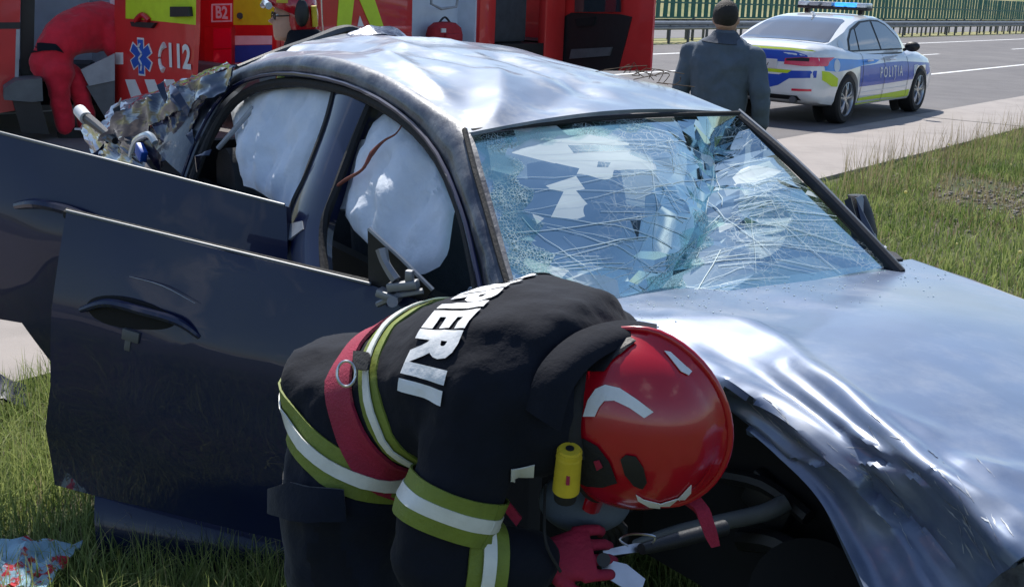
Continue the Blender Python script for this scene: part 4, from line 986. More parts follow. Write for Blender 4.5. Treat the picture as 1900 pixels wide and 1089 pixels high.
# glass
def inset(poly, d=.02):
    c = Vector((sum(p[0] for p in poly) / len(poly), sum(p[1] for p in poly) / len(poly))); return [tuple(Vector(p) + (c - Vector(p)).normalized() * d) for p in poly]
SWIN = [[(-1.28, .985), (-1.22, 1.11), (-1.05, 1.235), (-.98, 1.26), (-.93, 1.255), (-.98, .985)],
        [(-.93, .985), (-.885, 1.265), (-.62, 1.345), (-.26, 1.365), (-.17, .985)],
        [(-.11, .985), (-.19, 1.368), (.06, 1.36), (.30, 1.305), (.62, 1.13), (.72, .985)]]
onside('window_surround', [(-1.33, .965), (-1.26, 1.13), (-1.06, 1.265), (-.65, 1.37), (-.22, 1.392), (.08, 1.385), (.33, 1.325), (.66, 1.14), (.78, .965)], 'black_plastic', cabT, .003)
for k, p in enumerate(SWIN):
    wdw = onside('window', p, 'car_glass', cabT, .008); onside('window', p, 'car_glass', cabT, .008, 'lside') if k else None
# rear glass: along the slope (v measured along the slope axis)
def rg2(y, x, z): return (-y, x * .55 + z * .835)
rgl = [(-.62, -1.76, 1.09), (-.66, -1.70, 1.10), (-.54, -.92, 1.37), (-.48, -.86, 1.385), (.48, -.86, 1.385), (.54, -.92, 1.37), (.66, -1.70, 1.10), (.62, -1.76, 1.09)]
onside('rear_window', [rg2(*p) for p in rgl], 'car_glass', cabT, .006, 'rglass')
def fg2(y, x, z): return (y, -x * .6 + z * .8)
onside('windscreen', [fg2(*p) for p in [(-.68, 1.02, 1.02), (.68, 1.02, 1.02), (.55, .30, 1.40), (-.55, .30, 1.40)]], 'car_glass', cabT, .006, 'fglass')
# livery on the near flank
onside('blue_stripe', [(-1.98, .90), (-1.55, .88), (-1.1, .86), (-.6, .86), (-.3, .84), (-.5, .80), (-1.0, .78), (-1.4, .74), (-1.8, .72), (-2.15, .74), (-2.2, .88)], 'police_lightblue', bodyT, .003)
onside('blue_stripe', [(-1.05, .775), (-.5, .785), (0, .80), (.6, .80), (1.3, .77), (1.98, .74), (1.90, .60), (1.82, .57), (1.0, .52), (0, .50), (-1.04, .49), (-1.06, .6)], 'police_blue', bodyT, .0035)
onside('lime_mark', [(-2.22, .74), (-2.05, .72), (-1.8, .63), (-1.78, .52), (-1.95, .53), (-2.2, .62)], 'lime_vinyl', bodyT, .004)
onside('lime_sill', [(-1.02, .33), (1.02, .37), (1.02, .27), (-1.02, .235)], 'lime_vinyl', bodyT, .003)
for cx_ in (-1.85,):
    b = bmesh.new(); bmesh.ops.create_circle(b, cap_ends=True, segments=24, radius=.085, matrix=Matrix.Translation((cx_, .80, 0))); gridcut(b, .05)
    pob('crest', drape(b, (0, 0, 0), (1, 0, 0), (0, 0, 1), bodyT, .006, 4), 'pale_blue_panel')
b = bmesh.new(); bmesh.ops.create_circle(b, cap_ends=True, segments=20, radius=.06, matrix=Matrix.Translation((-1.47, 1.06, 0))); gridcut(b, .05)
pob('crest', drape(b, (0, 0, 0), (1, 0, 0), (0, 0, 1), cabT, .006, 4), 'pale_blue_panel')
t = gridcut(text_bm('POLIȚIA', .21, .003, .92, spacing=1.35), .05)
for v in t.verts: v.co += Vector((.13, .655, 0))
pob('lettering', drape(t, (0, 0, 0), (1, 0, 0), (0, 0, 1), bodyT, .0075, 4), 'white_vinyl', smooth=None)
onside('badge', [(1.08, .56), (1.26, .57), (1.26, .74), (1.08, .73)], 'pale_blue_panel', bodyT, .007)
# door shut lines and handles
for x0, x1 in ((-1.02, -.93), (-.14, -.13), (.86, .80)):
    onside('shut_line', [(x0, .26), (x0 + .012, .26), (x1 + .012, .95), (x1, .95)], 'black_plastic', bodyT, .0055)
for x in (-.86, .0): pob('handle', tubem([(x, -.915, .845), (x + .05, -.935, .85), (x + .15, -.935, .85), (x + .2, -.912, .845)], .014, k=3), 'white_paint')
onside('swage_line', [(-1.0, .40), (.9, .42), (.9, .435), (-1.0, .41)], 'white_paint', bodyT, .012)  # thin raised strip in the white body colour along the flank
# tail
onside('tail_stripe', [(-.72, .83), (.72, .83), (.66, .93), (.45, .975), (-.45, .975), (-.66, .93)], 'police_blue', bodyT, .004, 'rear')
onside('tail_lime', [(-.75, .985), (.75, .985), (.7, 1.0), (.4, 1.012), (-.4, 1.012), (-.7, 1.0)], 'lime_vinyl', bodyT, .005, 'rear')
onside('bumper_blue', [(.10, .46), (.30, .52), (.45, .62), (.80, .65), (.80, .74), (.42, .72), (.30, .66), (-.30, .66), (-.42, .72), (-.8, .74), (-.8, .65), (-.45, .62), (-.30, .52), (-.1, .46)], 'police_blue', bodyT, .004, 'rear')
onside('bumper_lime', [(-.42, .685), (.42, .685), (.48, .73), (-.48, .73)], 'lime_vinyl', bodyT, .005, 'rear')
for s in (1, -1):
    onside('tail_lamp', [(s * .36, .80), (s * .36, .875), (s * .60, .905), (s * .86, .91), (s * .86, .80), (s * .6, .79)][::s], 'lamp_red', bodyT, .012, 'rear')
    onside('lamp_bezel', [(s * .38, .845), (s * .38, .872), (s * .60, .90), (s * .70, .895), (s * .70, .855)][::s], 'black_plastic', bodyT, .017, 'rear')
    onside('reflector', [(s * .50, .46), (s * .50, .49), (s * .76, .50), (s * .76, .47)][::s], 'lamp_red', bodyT, .008, 'rear')
onside('tail_lamp', [(-2.30, .80), (-2.30, .905), (-2.12, .90), (-2.06, .87), (-2.12, .80)], 'lamp_red', bodyT, .010, 'side')
onside('diffuser', [(-.62, .34), (.62, .34), (.58, .40), (-.58, .40)], 'black_plastic', bodyT, .008, 'rear')
for s in (-1, 1): pob('exhaust', tubem([(-2.20, s * .52, .35), (-2.36, s * .52, .345)], .045, n=14), 'galvanised_dark')
pl = pob('number_plate', boxm((-2.372, 0, .80), (.012, .52, .115), Matrix.Rotation(R(-7), 4, 'Y')), 'white_vinyl')
t = text_bm('B 31 057', .105, .001, .80)
pob('plate_number', place(t, (-2.381, 0, .80), (0, -1, 0), (.12, 0, .99), .0), 'black_plastic', pl, smooth=None)
for s in (-1, 1):
    b = bmesh.new(); ball(b, (.62, s * 1.0, 1.02), (.075, .115, .075), 16); cyl(b, (.66, s * .86, .965), (.63, s * .95, 1.0), .025); pob('mirror', b, 'black_plastic')
for x in AX:
    for s in (-1, 1): wheel(PC, (x, s * .79, .335), (0, s, 0), .335, .235, 5)
for x in AX:
    for s in (-1, 1): pob('arch_liner', cylm((x, s * .56, .345), (x, s * .565, .345), .37, n=30), 'dark_cavity')
lbar = pob('light_bar', boxm((-.05, 0, 1.535), (.22, 1.10, .05), None, .015), 'black_plastic')
for k, (y, m) in enumerate(((-.46, 'clear_plastic'), (-.30, 'light_bar_blue'), (-.12, 'light_bar_blue'), (.08, 'grey_light_plastic'), (.28, 'grey_light_plastic'), (.46, 'clear_plastic'))):
    pob('lamp', boxm((-.05, y, 1.585), (.25, .155 , .065), None, .02), m, lbar)
for s in (-1, 1): pob('bar_foot', boxm((-.05, s * .42, 1.485), (.08, .06, .07)), 'black_plastic', lbar)
pob('antenna', tubem([(-.75, 0, 1.41), (-.80, 0, 1.46), (-.86, 0, 1.475)], [.03, .02, .008]), 'white_paint')

# ================================================================== FIRE ENGINE (local: x forward along its near flank, y left, z up; corner at its near rear)
fc = at(513, 60, 13.2); FT = thing('fire_engine', 'red fire engine with open locker and open cab door, standing behind the wrecked car', 'fire engine', (fc.x, fc.y, 0), R(90 - 36.8))
def tob(name, me, m, parent=None, **k): return obj(name, me, m, parent or FT, **k)
FB = Vector((fc.x, fc.y, 0))
def FS(px, py, out=0.0): return on_plane(px, py, FB + NN * out, NN)                 # on the flank
def FRr(px, py, out=0.0): return on_plane(px, py, FB - D * out, D)                 # on the tail
def fl(x, y, z): return FB + D * x - NN * y + Vector((0, 0, z))
ROTF = Matrix.Rotation(R(90 - 36.8), 4, 'Z')
def lbox(a, b, bev=0.0):
    """box between local corners"""
    c = [(p + q) / 2 for p, q in zip(a, b)]; s = [abs(q - p) for p, q in zip(a, b)]; return boxm(fl(*c), s, ROTF, bev)
def sx(px, py=60): p = FS(px, py); return (p - FB).dot(D)
XA, XB, XC, XD, XE = sx(765), sx(890), sx(920), sx(1012), sx(1048)
tob('tail_wall', lbox((0, 0, .5), (.06, 2.35, 3.1), .02), 'truck_red')
tob('roof', lbox((0, 0, 3.05), (XE + 1.2, 2.35, 3.15), .03), 'truck_red')
tob('flank_panel', lbox((.06, 0, .55), (XA, .06, 3.05), .012), 'truck_red')
tob('flank_step', lbox((.08, -.012, 1.12), (XA - .02, .03, 1.20), .01), 'truck_red_bright')
tob('flank_window', lbox((1.05, -.006, 1.60), (XA - .25, .03, 2.3), .02), 'car_glass')
tob('locker_floor', lbox((XA, .02, .85), (XB, .40, .90)), 'galvanised')
tob('locker_back', lbox((XA, .36, .90), (XB, .40, 3.0)), 'pale_blue_panel')
tob('locker_side', lbox((XB - .03, .06, .90), (XB, .36, 3.0)), 'pale_blue_panel')
tob('locker_side', lbox((XA, .07, .90), (XA + .03, .36, 3.0)), 'grey_plastic')
tob('flank_base', lbox((XA, 0, .55), (XB, .06, .84), .01), 'truck_red')
tob('cab_post', lbox((XB, 0, .5), (XC, .14, 3.05), .03), 'truck_red_bright')
tob('cab_back', lbox((XB, .9, .5), (XE + .1, .95, 3.05)), 'dark_cavity')
tob('crew_floor', lbox((XC, .02, .5), (XD, .9, .95)), 'black_plastic')
tob('crew_seat', lbox((XC + .15, .25, .95), (XD - .1, .8, 1.75), .06), 'seat_fabric')
tob('cab_post', lbox((XD, 0, .5), (XE, .14, 3.05), .03), 'truck_red_bright')
tob('cab_front', lbox((XE + .9, 0, .5), (XE + 1.2, 2.35, 3.05), .06), 'truck_red')
tob('cab_floor', lbox((XE, .02, .5), (XE + .9, 2.4, .95)), 'black_plastic')
tob('chassis', lbox((.3, .3, .35), (XE + 1.1, 2.1, .6)), 'dark_cavity')
for x in (1.4, XE + .45):
    for y, s in ((.16, -1), (2.3, 1)): obj('wheel', cylm(fl(x, y - .13, .48), fl(x, y + .13, .48), .48, n=30), 'tyre', FT)
# open cab door: inner trim towards the viewer
DP = fl(XE + .05, 0, 0)
def FD(px, py, off=0.0): return on_plane(px, py, DP - D * off, D)
dr = tob('cab_door', prism([FD(1052, -90), FD(1222, -90), FD(1214, 0), FD(1206, 132), FD(1070, 132), FD(1040, 60)][::-1], -D, .05), 'truck_red_bright')
b = prism([FD(1046, 32, .02), FD(1060, 24, .02), FD(1150, 27, .02), FD(1172, 32, .02), FD(1160, 80, .02), FD(1146, 132, .02), FD(1030, 132, .02), FD(1032, 90, .02)], -D, .05)
obj('door_trim', b, 'black_plastic', dr)
obj('door_pocket', prism([FD(1060, 92, .05), FD(1135, 88, .05), FD(1130, 104, .05), FD(1056, 110, .05)], -D, .03), 'grey_plastic', dr)
obj('door_pull', prism([FD(1066, 36, .05), FD(1104, 32, .05), FD(1100, 48, .05), FD(1070, 50, .05)], -D, .04), 'dark_cavity', dr)
obj('door_window', prism([FD(1072, -80, .056), FD(1150, -80, .056), FD(1150, 22, .056), FD(1074, 20, .056)], -D, .008), 'police_lightblue', dr) if False else None
obj('window_glass', prism([FD(1068, -80, .053), FD(1152, -80, .053), FD(1152, 23, .053), FD(1066, 23, .053)], -D, .005), 'car_glass', dr)
# markings
def fpatch(name, pts, m, out=.006, th=.008, fn=FS, n=None): return obj(name, prism([fn(*p, out) for p in pts], NN if fn is FS else -D, th), m, FT, smooth=None)
fpatch('lime_chevron', [(632, -40), (662, -40), (651, 53), (625, 53)], 'lime_vinyl'); fpatch('lime_chevron', [(650, -40), (682, -40), (716, 62), (695, 66)], 'lime_vinyl', .008)
fpatch('white_triangle', [(668, 30), (681, 64), (661, 62)], 'white_vinyl', .010)
fpatch('lime_panel', [(433, -60), (508, -60), (508, 47), (433, 47)], 'lime_vinyl', fn=FRr)
fpatch('white_band', [(434, 67), (504, 67), (504, 83), (434, 84)], 'white_vinyl', fn=FRr)
fpatch('blue_band', [(434, 85), (504, 84), (504, 114), (434, 117)], 'blue_vinyl', fn=FRr)
fpatch('white_band', [(434, 118), (504, 115), (504, 126), (434, 130)], 'white_vinyl', fn=FRr)
lamp = obj('tail_lamp', prism([FRr(*p, .05) for p in ((379, 52), (430, 50), (430, 132), (379, 140))], -D, .06), 'truck_red', FT)
obj('lens', prism([FRr(*p, .058) for p in ((396, 54), (428, 53), (428, 90), (396, 91))], -D, .02), 'lamp_red', lamp); obj('lens', prism([FRr(*p, .058) for p in ((396, 94), (428, 92), (428, 122), (396, 124))], -D, .02), 'lamp_red', lamp)
fpatch('code_plate', [(392, 8), (430, 7), (430, 41), (392, 42)], 'white_vinyl', fn=FRr); fpatch('code_field', [(395, 11), (427, 10), (427, 38), (395, 39)], 'truck_red_bright', .0085, fn=FRr)
def ptext(s, px, py, hpx, fn, U, out, m, par, sx_=1.0, fat=.004):
    c = fn(px, py, out); hh = (fn(px, py - hpx / 2, out) - fn(px, py + hpx / 2, out)).length; t = text_bm(s, hh / .70, fat, sx_)
    return obj('lettering', place(t, c, U, (0, 0, 1), 0), m, par, smooth=None)
ptext('B2', 411, 25, 22, FRr, NN, .0115, 'white_vinyl', FT, 1.1, .006)
obj('round_lock', cylm(FRr(445, 30, .0), FRr(445, 30, .03), .035), 'black_plastic', FT)
obj('rear_bumper', lbox((-.25, 0, .45), (0, 2.4, .75), .03), 'grey_plastic', FT)
obj('grab_rail', tubem([FS(593, -60, .05), FS(597, 40, .06), FS(600, 70, .05)], .014), 'silver_metal', FT)
# red kit bag standing in the open locker, and kit round it
b = bmesh.new(); cbag = FS(825, 46, -.14); zf = .90
loft(b, [(Vector((cbag.x, cbag.y, zf + t)), D * (.30 * q), NN * (.13 * q)) for t, q in ((.0, .92), (.05, 1), (.18, 1), (.27, .9), (.33, .6), (.345, .2))], 22, 3)
bag = world_thing('kit_bag', b, 'bag_red', 'red padded rescue bag standing in the open locker of the fire engine', 'bag')
obj('front_pocket', boxm(Vector((cbag.x, cbag.y, zf + .12)) + NN * .14, (.3, .06, .16), ROTF, .025), 'bag_red', bag)
obj('bag_patch', boxm(Vector((cbag.x, cbag.y, zf + .24)) + NN * .12 - D * .16, (.08, .02, .05), ROTF), 'white_vinyl', bag)
obj('bag_handle', tubem([Vector((cbag.x, cbag.y, zf + .32)) - D * .12, Vector((cbag.x, cbag.y, zf + .40)), Vector((cbag.x, cbag.y, zf + .32)) + D * .12], .014, k=4), 'black_plastic', bag)
wm = FS(800, 8, -.2); world_thing('wire_rack', tubem([wm + Vector((0, 0, .25)), wm + Vector((0, 0, 0)), wm + D * .2 + Vector((0, 0, -.06)), wm + D * .5 + Vector((0, 0, -.03)), wm + D * .55 + Vector((0, 0, .2))], .018), 'grey_light_plastic', 'pale grey bent rack hanging above the red bag in the locker', 'rack')

# ================================================================== AMBULANCE
ac = at(232, 100, 13.0); AB = Vector((ac.x, ac.y, 0)); AA = R(-25); AD = Vector((math.sin(AA), math.cos(AA), 0)); AN = Vector((math.cos(AA), -math.sin(AA), 0)); ROTA = Matrix.Rotation(R(90) - AA, 4, 'Z')
AM = thing('ambulance', 'red ambulance with emergency number on its rear door, other rear door open', 'ambulance', AB, R(90) - AA)
def al(x, y, z): return AB + AD * x - AN * y + Vector((0, 0, z))
def ARr(px, py, out=0.0): return on_plane(px, py, AB - AD * out, AD)
def aw(name, me, m, par=None, **k): return obj(name, me, m, par or AM, **k)
def abox(a, b, bev=0.0):
    c = [(p + q) / 2 for p, q in zip(a, b)]; s = [abs(q - p) for p, q in zip(a, b)]; return boxm(al(*c), s, ROTA, bev)
def ay(px, py=100): p = ARr(px, py); return -(p - AB).dot(AN)
YL = ay(-190)
d0, d1 = at(213, 100, 12.9), at(363, 100, 12.05); DU = d1 - d0; DU.z = 0; DU.normalize(); DV = Vector((-DU.y, DU.x, 0)); DV = DV if DV.y > 0 else -DV
def ADr(px, py, out=0.0): return on_plane(px, py, d0 - DV * out, DV)
aw('flank', abox((.02, 0, .45), (5.2, .06, 2.7), .02), 'truck_red'); aw('flank', abox((.02, YL - .06, .45), (5.2, YL, 2.7), .02), 'truck_red')
aw('roof', abox((.5, 0, 2.64), (5.2, YL, 2.74), .03), 'truck_red'); aw('cab', abox((5.2, 0, .4), (6.6, YL, 2.3), .2), 'truck_red')
aw('load_floor', abox((1.7, .06, .55), (5.2, YL - .06, .62)), 'grey_plastic'); aw('bulkhead', abox((2.4, .06, .62), (2.35, YL - .06, 2.64)), 'pale_blue_panel')
aw('inner_wall', abox((.3, YL - .12, .62), (2.4, YL - .07, 2.64)), 'pale_blue_panel'); aw('inner_wall', abox((.1, .07, .62), (2.4, .12, 2.64)), 'pale_blue_panel')
aw('chassis', abox((.1, .2, .3), (6.4, YL - .2, .55)), 'dark_cavity')
for x in (1.1, 5.4):
    for y in (.14, YL - .14): aw('wheel', cylm(al(x, y - .11, .34), al(x, y + .11, .34), .34, n=28), 'tyre')
aw('door_post', prism([ARr(*p, .0) for p in ((40, -120), (67, -120), (62, 140), (38, 150))], -AD, .12), 'black_plastic')
ol = aw('open_rear_door', prism([ARr(*p, .15) for p in ((-90, -120), (42, -120), (32, 205), (-90, 225))], -AD, .06), 'truck_red')
obj('door_stripe', prism([ARr(*p, .156) for p in ((-90, 43), (38, 42), (38, 54), (-90, 55))], -AD, .008), 'black_plastic', ol)
obj('door_panel', prism([ARr(*p, .158) for p in ((30, 55), (37, 55), (33, 200), (26, 200))], -AD, .008), 'grey_light_plastic', ol)
rdr = aw('rear_door', prism([ADr(*p, .06) for p in ((213, -120), (364, -120), (362, 60), (357, 150), (352, 240), (212, 240))], -DV, .06, ), 'truck_red_bright')
def ap(name, pts, m, out=.065, th=.008): return obj(name, prism([ADr(*p, out) for p in pts], -DV, th), m, rdr, smooth=None)
ap('lime_panel', [(233, -110), (364, -110), (362, 47), (262, 37), (233, 35)], 'lime_vinyl')
obj('door_handle', prism([ADr(*p, .12) for p in ((315, 13), (348, 13), (350, 31), (315, 32))], -DV, .06), 'black_plastic', rdr)
obj('handle_plate', prism([ADr(*p, .069) for p in ((333, 7), (353, 8), (353, 37), (333, 36))], -DV, .008), 'lime_vinyl', rdr)
obj('hinge', prism([ADr(*p, .10) for p in ((241, 41), (287, 43), (280, 53), (244, 50))], -DV, .04), 'black_plastic', rdr)
obj('hinge_cap', tubem([ADr(252, 40, .08), ADr(264, 28, .09), ADr(277, 39, .08)], .03, k=3), 'truck_red', rdr)
# star of life with staff
c = ADr(261, 106, .07); sc = (ADr(261, 71, .07) - ADr(261, 141, .07)).length / 2
def star(r, w_):
    p = []
    for k in range(6):
        a = math.pi / 2 + k * math.pi / 3; d = (math.cos(a), math.sin(a)); t = (-d[1], d[0]); ri = w_ / math.tan(math.pi / 6)
        a2 = a - math.pi / 6; p.append((math.cos(a2) * w_ * 2, math.sin(a2) * w_ * 2)) if False else None
        p += [(d[0] * ri - t[0] * w_, d[1] * ri - t[1] * w_), (d[0] * r - t[0] * w_, d[1] * r - t[1] * w_), (d[0] * r + t[0] * w_, d[1] * r + t[1] * w_), (d[0] * ri + t[0] * w_, d[1] * ri + t[1] * w_)]
    q = []
    for x in p:
        if not q or (x[0] - q[-1][0]) ** 2 + (x[1] - q[-1][1]) ** 2 > 1e-9: q.append(x)
    if (q[0][0] - q[-1][0]) ** 2 + (q[0][1] - q[-1][1]) ** 2 < 1e-9: q.pop()
    return q
for r_, w_, m, o_ in ((sc, sc * .29, 'white_vinyl', .066), (sc * .90, sc * .235, 'blue_vinyl', .070)):
    obj('star_mark', prism([c + DU * x + Vector((0, 0, z)) - DV * (o_ - .07) for x, z in star(r_, w_)], -DV, .006), m, rdr, smooth=None)
obj('staff_mark', tubem([c + Vector((0, 0, z)) + DU * x - DV * .006 for x, z in ((.03 * sc, sc * .7), (-.12 * sc, sc * .45), (.12 * sc, sc * .15), (-.12 * sc, -sc * .1), (.08 * sc, -sc * .4), (0, -sc * .72))], .010, k=5, n=6), 'white_vinyl', rdr)
ptext('112', 331, 107, 42, ADr, DU, .072, 'white_vinyl', rdr, .82, .012)
hs = [(306, 84), (299, 92), (296, 106), (298, 122), (304, 131)]
obj('handset_mark', tubem([ADr(x, y, .072) for x, y in hs], [.035, .018, .014, .018, .035], k=4, n=8), 'white_vinyl', rdr)
for k in range(5): ap('hazard_stripe', [(232 + k * 36, 148 - k * 0), (250 + k * 36, 148), (272 + k * 36, 200), (250 + k * 36, 202)], 'white_vinyl')
ap('number_tag', [(214, 98), (228, 98), (228, 120), (214, 120)], 'white_vinyl')
bmp = aw('rear_step', prism([ARr(*p, .55) for p in ((8, 165), (30, 150), (78, 146), (80, 188), (60, 190), (8, 186))], -AD, .5), 'grey_plastic')
aw('step_leg', prism([ARr(*p, .50) for p in ((24, 188), (75, 190), (92, 250), (40, 246))], -AD, .3), 'black_plastic')
aw('fold_ramp', prism([ARr(*p, .3) for p in ((150, 130), (213, 100), (213, 150), (165, 160))], -AD, .05), 'grey_light_plastic')
aw('ramp_frame', prism([ARr(*p, .28) for p in ((160, 160), (213, 150), (213, 235), (205, 235))], -AD, .05), 'grey_plastic')

# ================================================================== PEOPLE
def V3(*a): return Vector(a)
def ellipse_secs(cs, us, vs): return [(c, u, v) for c, u, v in zip(cs, us, vs)]
def limb(bm, pts, rs, n=14):
    tube(bm, pts, rs, n=n, k=5); ball(bm, pts[0], rs[0] * .98, 12); ball(bm, pts[-1], rs[-1] * .98, 12)
def ring_band(c, axis, ref, w0, w1, bvh, off, maxr, n=56, m=5, a0=0.0, a1=2 * math.pi, minr=.02):
    """strip of cloth round a limb: rays from the axis outwards to the skin"""
    axis = Vector(axis).normalized(); u = Vector(ref); u = (u - axis * u.dot(axis)).normalized(); v = axis.cross(u); rows = []
    for i in range(n + 1):
        a = a0 + (a1 - a0) * i / n; d = u * math.cos(a) + v * math.sin(a); row = []
        for j in range(m):
            o = Vector(c) + axis * (w0 + (w1 - w0) * j / (m - 1)); h = bvh.ray_cast(o + d * minr, d, maxr)
            r = maxr if h[0] is None else (h[0] - o).length
            row.append([o, d, r])
        rows.append(row)
    for j in range(m):                                        # keep the ring even where limbs meet
        rr = [rows[i][j][2] for i in range(n + 1)]
        for _ in range(2): rr = [(rr[max(0, i - 1)] + 2 * rr[i] + rr[min(n, i + 1)]) / 4 for i in range(n + 1)]
        for i in range(n + 1): rows[i][j][2] = max(rr[i], min(rows[i][j][2], rr[i] + .01))
    pts = [[o + d * (r + off) for o, d, r in row] for row in rows]
    return sheet(pts)
def view_patch(poly, bvh, off, step=14):
    bm = gridded(poly, step); dead = []
    for v in bm.verts:
        d = ray(v.co.x, v.co.y).normalized(); h = bvh.ray_cast(CC, d)
        if h[0] is None: dead.append(v); continue
        nn = h[1] if h[1].dot(d) < 0 else -h[1]; v.co = h[0] + nn * off
    bmesh.ops.delete(bm, geom=dead, context='VERTS'); bmesh.ops.recalc_face_normals(bm, faces=bm.faces[:]); return bm
def two_mats(o, m2, test):
    o.data.materials.append(MATS[m2])
    for p in o.data.polygons:
        if test(ROOTM[o.name] @ p.center): p.material_index = 1
def glove(name, wrist, fwd, palmn, size, par, m, grip=.9, spread=1.0, thumb_side=1):
    """hand: palm plus five fingers of different length, bent at two joints"""
    f = Vector(fwd).normalized(); pn = Vector(palmn); pn = (pn - f * pn.dot(f)).normalized(); s = f.cross(pn) * thumb_side; bm = bmesh.new(); w = Vector(wrist); k = size
    loft(bm, [(w, s * .030 * k, pn * .022 * k), (w + f * .03 * k, s * .038 * k, pn * .021 * k), (w + f * .07 * k, s * .045 * k, pn * .019 * k), (w + f * .098 * k, s * .044 * k, pn * .015 * k)], 14, 2.6)
    for i, L in enumerate((.070, .080, .076, .060)):
        b = w + f * .092 * k + s * ((.033 - .022 * i) * k * spread); a = grip; p1 = b + (f * math.cos(a * .5) + pn * math.sin(a * .5)) * L * .45 * k
        p2 = p1 + (f * math.cos(a * 1.35) + pn * math.sin(a * 1.35)) * L * .32 * k; p3 = p2 + (f * math.cos(a * 2.0) + pn * math.sin(a * 2.0)) * L * .26 * k
        tube(bm, [b - f * .02 * k, b, p1, p2, p3], [.0105 * k, .0108 * k, .0100 * k, .0092 * k, .0075 * k], n=8); ball(bm, p3, .0078 * k, 8)
    b = w + f * .03 * k + s * .034 * k; p1 = b + (f * .7 + s * .6 + pn * .5) .normalized() * .04 * k; p2 = p1 + (f * .85 + s * .05 + pn * .6).normalized() * .034 * k
    tube(bm, [b - s * .012 * k, b, p1, p2], [.013 * k, .0135 * k, .0115 * k, .0085 * k], n=8); ball(bm, p2, .0088 * k, 8)
    return obj(name, remeshed(bm, .0026 * k, 2), m, par, smooth=60)

# ------------------------------------------------------------------ firefighter bending over the front wing
HD = V3(.88, -.47, 0).normalized(); NR = V3(-.47, -.88, 0).normalized(); UP = V3(0, 0, 1)
c0, c1, c2, c3, c4, c5 = at(724, 752, 2.17), at(770, 708, 2.13), at(850, 697, 2.08), at(950, 690, 2.02), at(1045, 705, 1.97), at(1110, 735, 1.94)
ff = thing('person', 'firefighter in black jacket and red helmet bending over the front of the wrecked car', 'person', (-.27, 2.2, 0))
bm = bmesh.new()
loft(bm, [(c0 - HD * .13 - UP * .05, NR * .10, (UP * .5 - HD * .5) * .10), (c0 - HD * .10, NR * .175, (UP * .8 - HD * .6) * .125), (c0, NR * .195, (UP * .92 - HD * .35) * .135), (c1, NR * .185, (UP - HD * .1) * .128),
          (c2, NR * .215, UP * .148), (c3, NR * .235, (UP + HD * .05) * .168), (c4, NR * .20, (UP + HD * .25) * .150), (c5, NR * .10, (UP + HD * .4) * .085), (c5 + HD * .03, NR * .06, UP * .06)], 26, 2.35)
ball(bm, c5 + HD * .02, .085)
# jacket skirt over the hips
hem = at(702, 836, 2.16); loft(bm, [(c1 - UP * .02, NR * .18, HD * .11), (c0 - UP * .01, NR * .205, HD * .140), (hem, NR * .205, HD * .125), (hem - UP * .02, NR * .195, HD * .118)], 24, 2.4)
hn, hf_ = V3(-.275, 2.09, .92), V3(-.175, 2.27, .92)
limb(bm, [hn, V3(-.30, 2.06, .72), V3(-.275, 2.04, .50), V3(-.30, 2.07, .30), V3(-.33, 2.11, .12)], [.122, .112, .095, .088, .085])
limb(bm, [hf_, V3(-.18, 2.26, .72), V3(-.13, 2.25, .50), V3(-.16, 2.29, .30), V3(-.19, 2.33, .12)], [.122, .112, .095, .088, .085])
sN = at(915, 725, 1.86); eN = at(800, 1035, 1.80); wN = at(985, 1042, 1.84)
limb(bm, [c4 + NR * .10 - UP * .02, sN, sN.lerp(eN, .55) + NR * .01, eN], [.11, .092, .074, .066]); limb(bm, [eN, eN.lerp(wN, .45), wN], [.068, .060, .047])
sF = c4 - NR * .17 - UP * .02; eF = sF + V3(.06, .06, -.24); wF = at(1060, 940, 2.25)
limb(bm, [c4 - NR * .08, sF, sF.lerp(eF, .5), eF], [.11, .09, .072, .064]); limb(bm, [eF, eF.lerp(wF, .5), wF], [.064, .056, .045])
me = remeshed(bm, .011, 5); wrinkle(me, .013, 5.2, 3); wrinkle(me, .007, 11, 6); wrinkle(me, .0025, 27, 2)
body = obj('body', me, 'jacket_cloth', ff, smooth=70); FBV = bvh_of(body)
hemax = V3(.36, -.06, .93).normalized()
two_mats(body, 'trouser_cloth', lambda p: (p - hem).dot(hemax) < -.005 and p.x < .0 and p.y > 1.95)
for s, (x, y) in ((1, (-.33, 2.11)), (-1, (-.19, 2.33))):
    b = bmesh.new(); loft(b, [(V3(x + .05, y - .03, .0), HD * .15, NR * .055), (V3(x + .05, y - .03, .04), HD * .155, NR * .058), (V3(x + .03, y - .015, .09), HD * .12, NR * .054), (V3(x, y, .14), HD * .07, NR * .058), (V3(x, y, .24), HD * .068, NR * .06)], 18, 2.5)
    obj('boot', remeshed(b, .01, 3), 'black_rubber', ff, smooth=60)
axw = (c2 - c0); axw.normalize()
def bands(name, c, axis, ref, w0, w1, maxr, off, sil=(.34, .66), **k):
    g = obj(name, thicken(ring_band(c, axis, ref, w0, w1, FBV, off, maxr, **k), .004), 'lime_band', ff, smooth=60)
    a, b = w0 + (w1 - w0) * sil[0], w0 + (w1 - w0) * sil[1]
    obj('silver_strip', thicken(ring_band(c, axis, ref, a, b, FBV, off + .006, maxr, **{**k, 'm': 3}), .003), 'silver_band', g, smooth=60)
obj('belt', thicken(ring_band(c1 - axw * .005, axw, UP, -.034, .034, FBV, .010, .215, m=4), .006), 'belt_red', ff, smooth=60)
bands('waist_band', c1 + axw * .072, axw, UP, -.027, .029, .26, .004)
bands('hem_band', hem + hemax * .035, hemax, HD, -.037, .037, .26, .006)
ua = (eN - sN).normalized(); um = at(812, 925, 1.815)
bands('sleeve_band', um, ua, HD, -.036, .040, .10, .005)
fa_ = (wN - eN).normalized(); bands('cuff_band', eN.lerp(wN, .47), fa_, UP, -.034, .036, .085, .005)
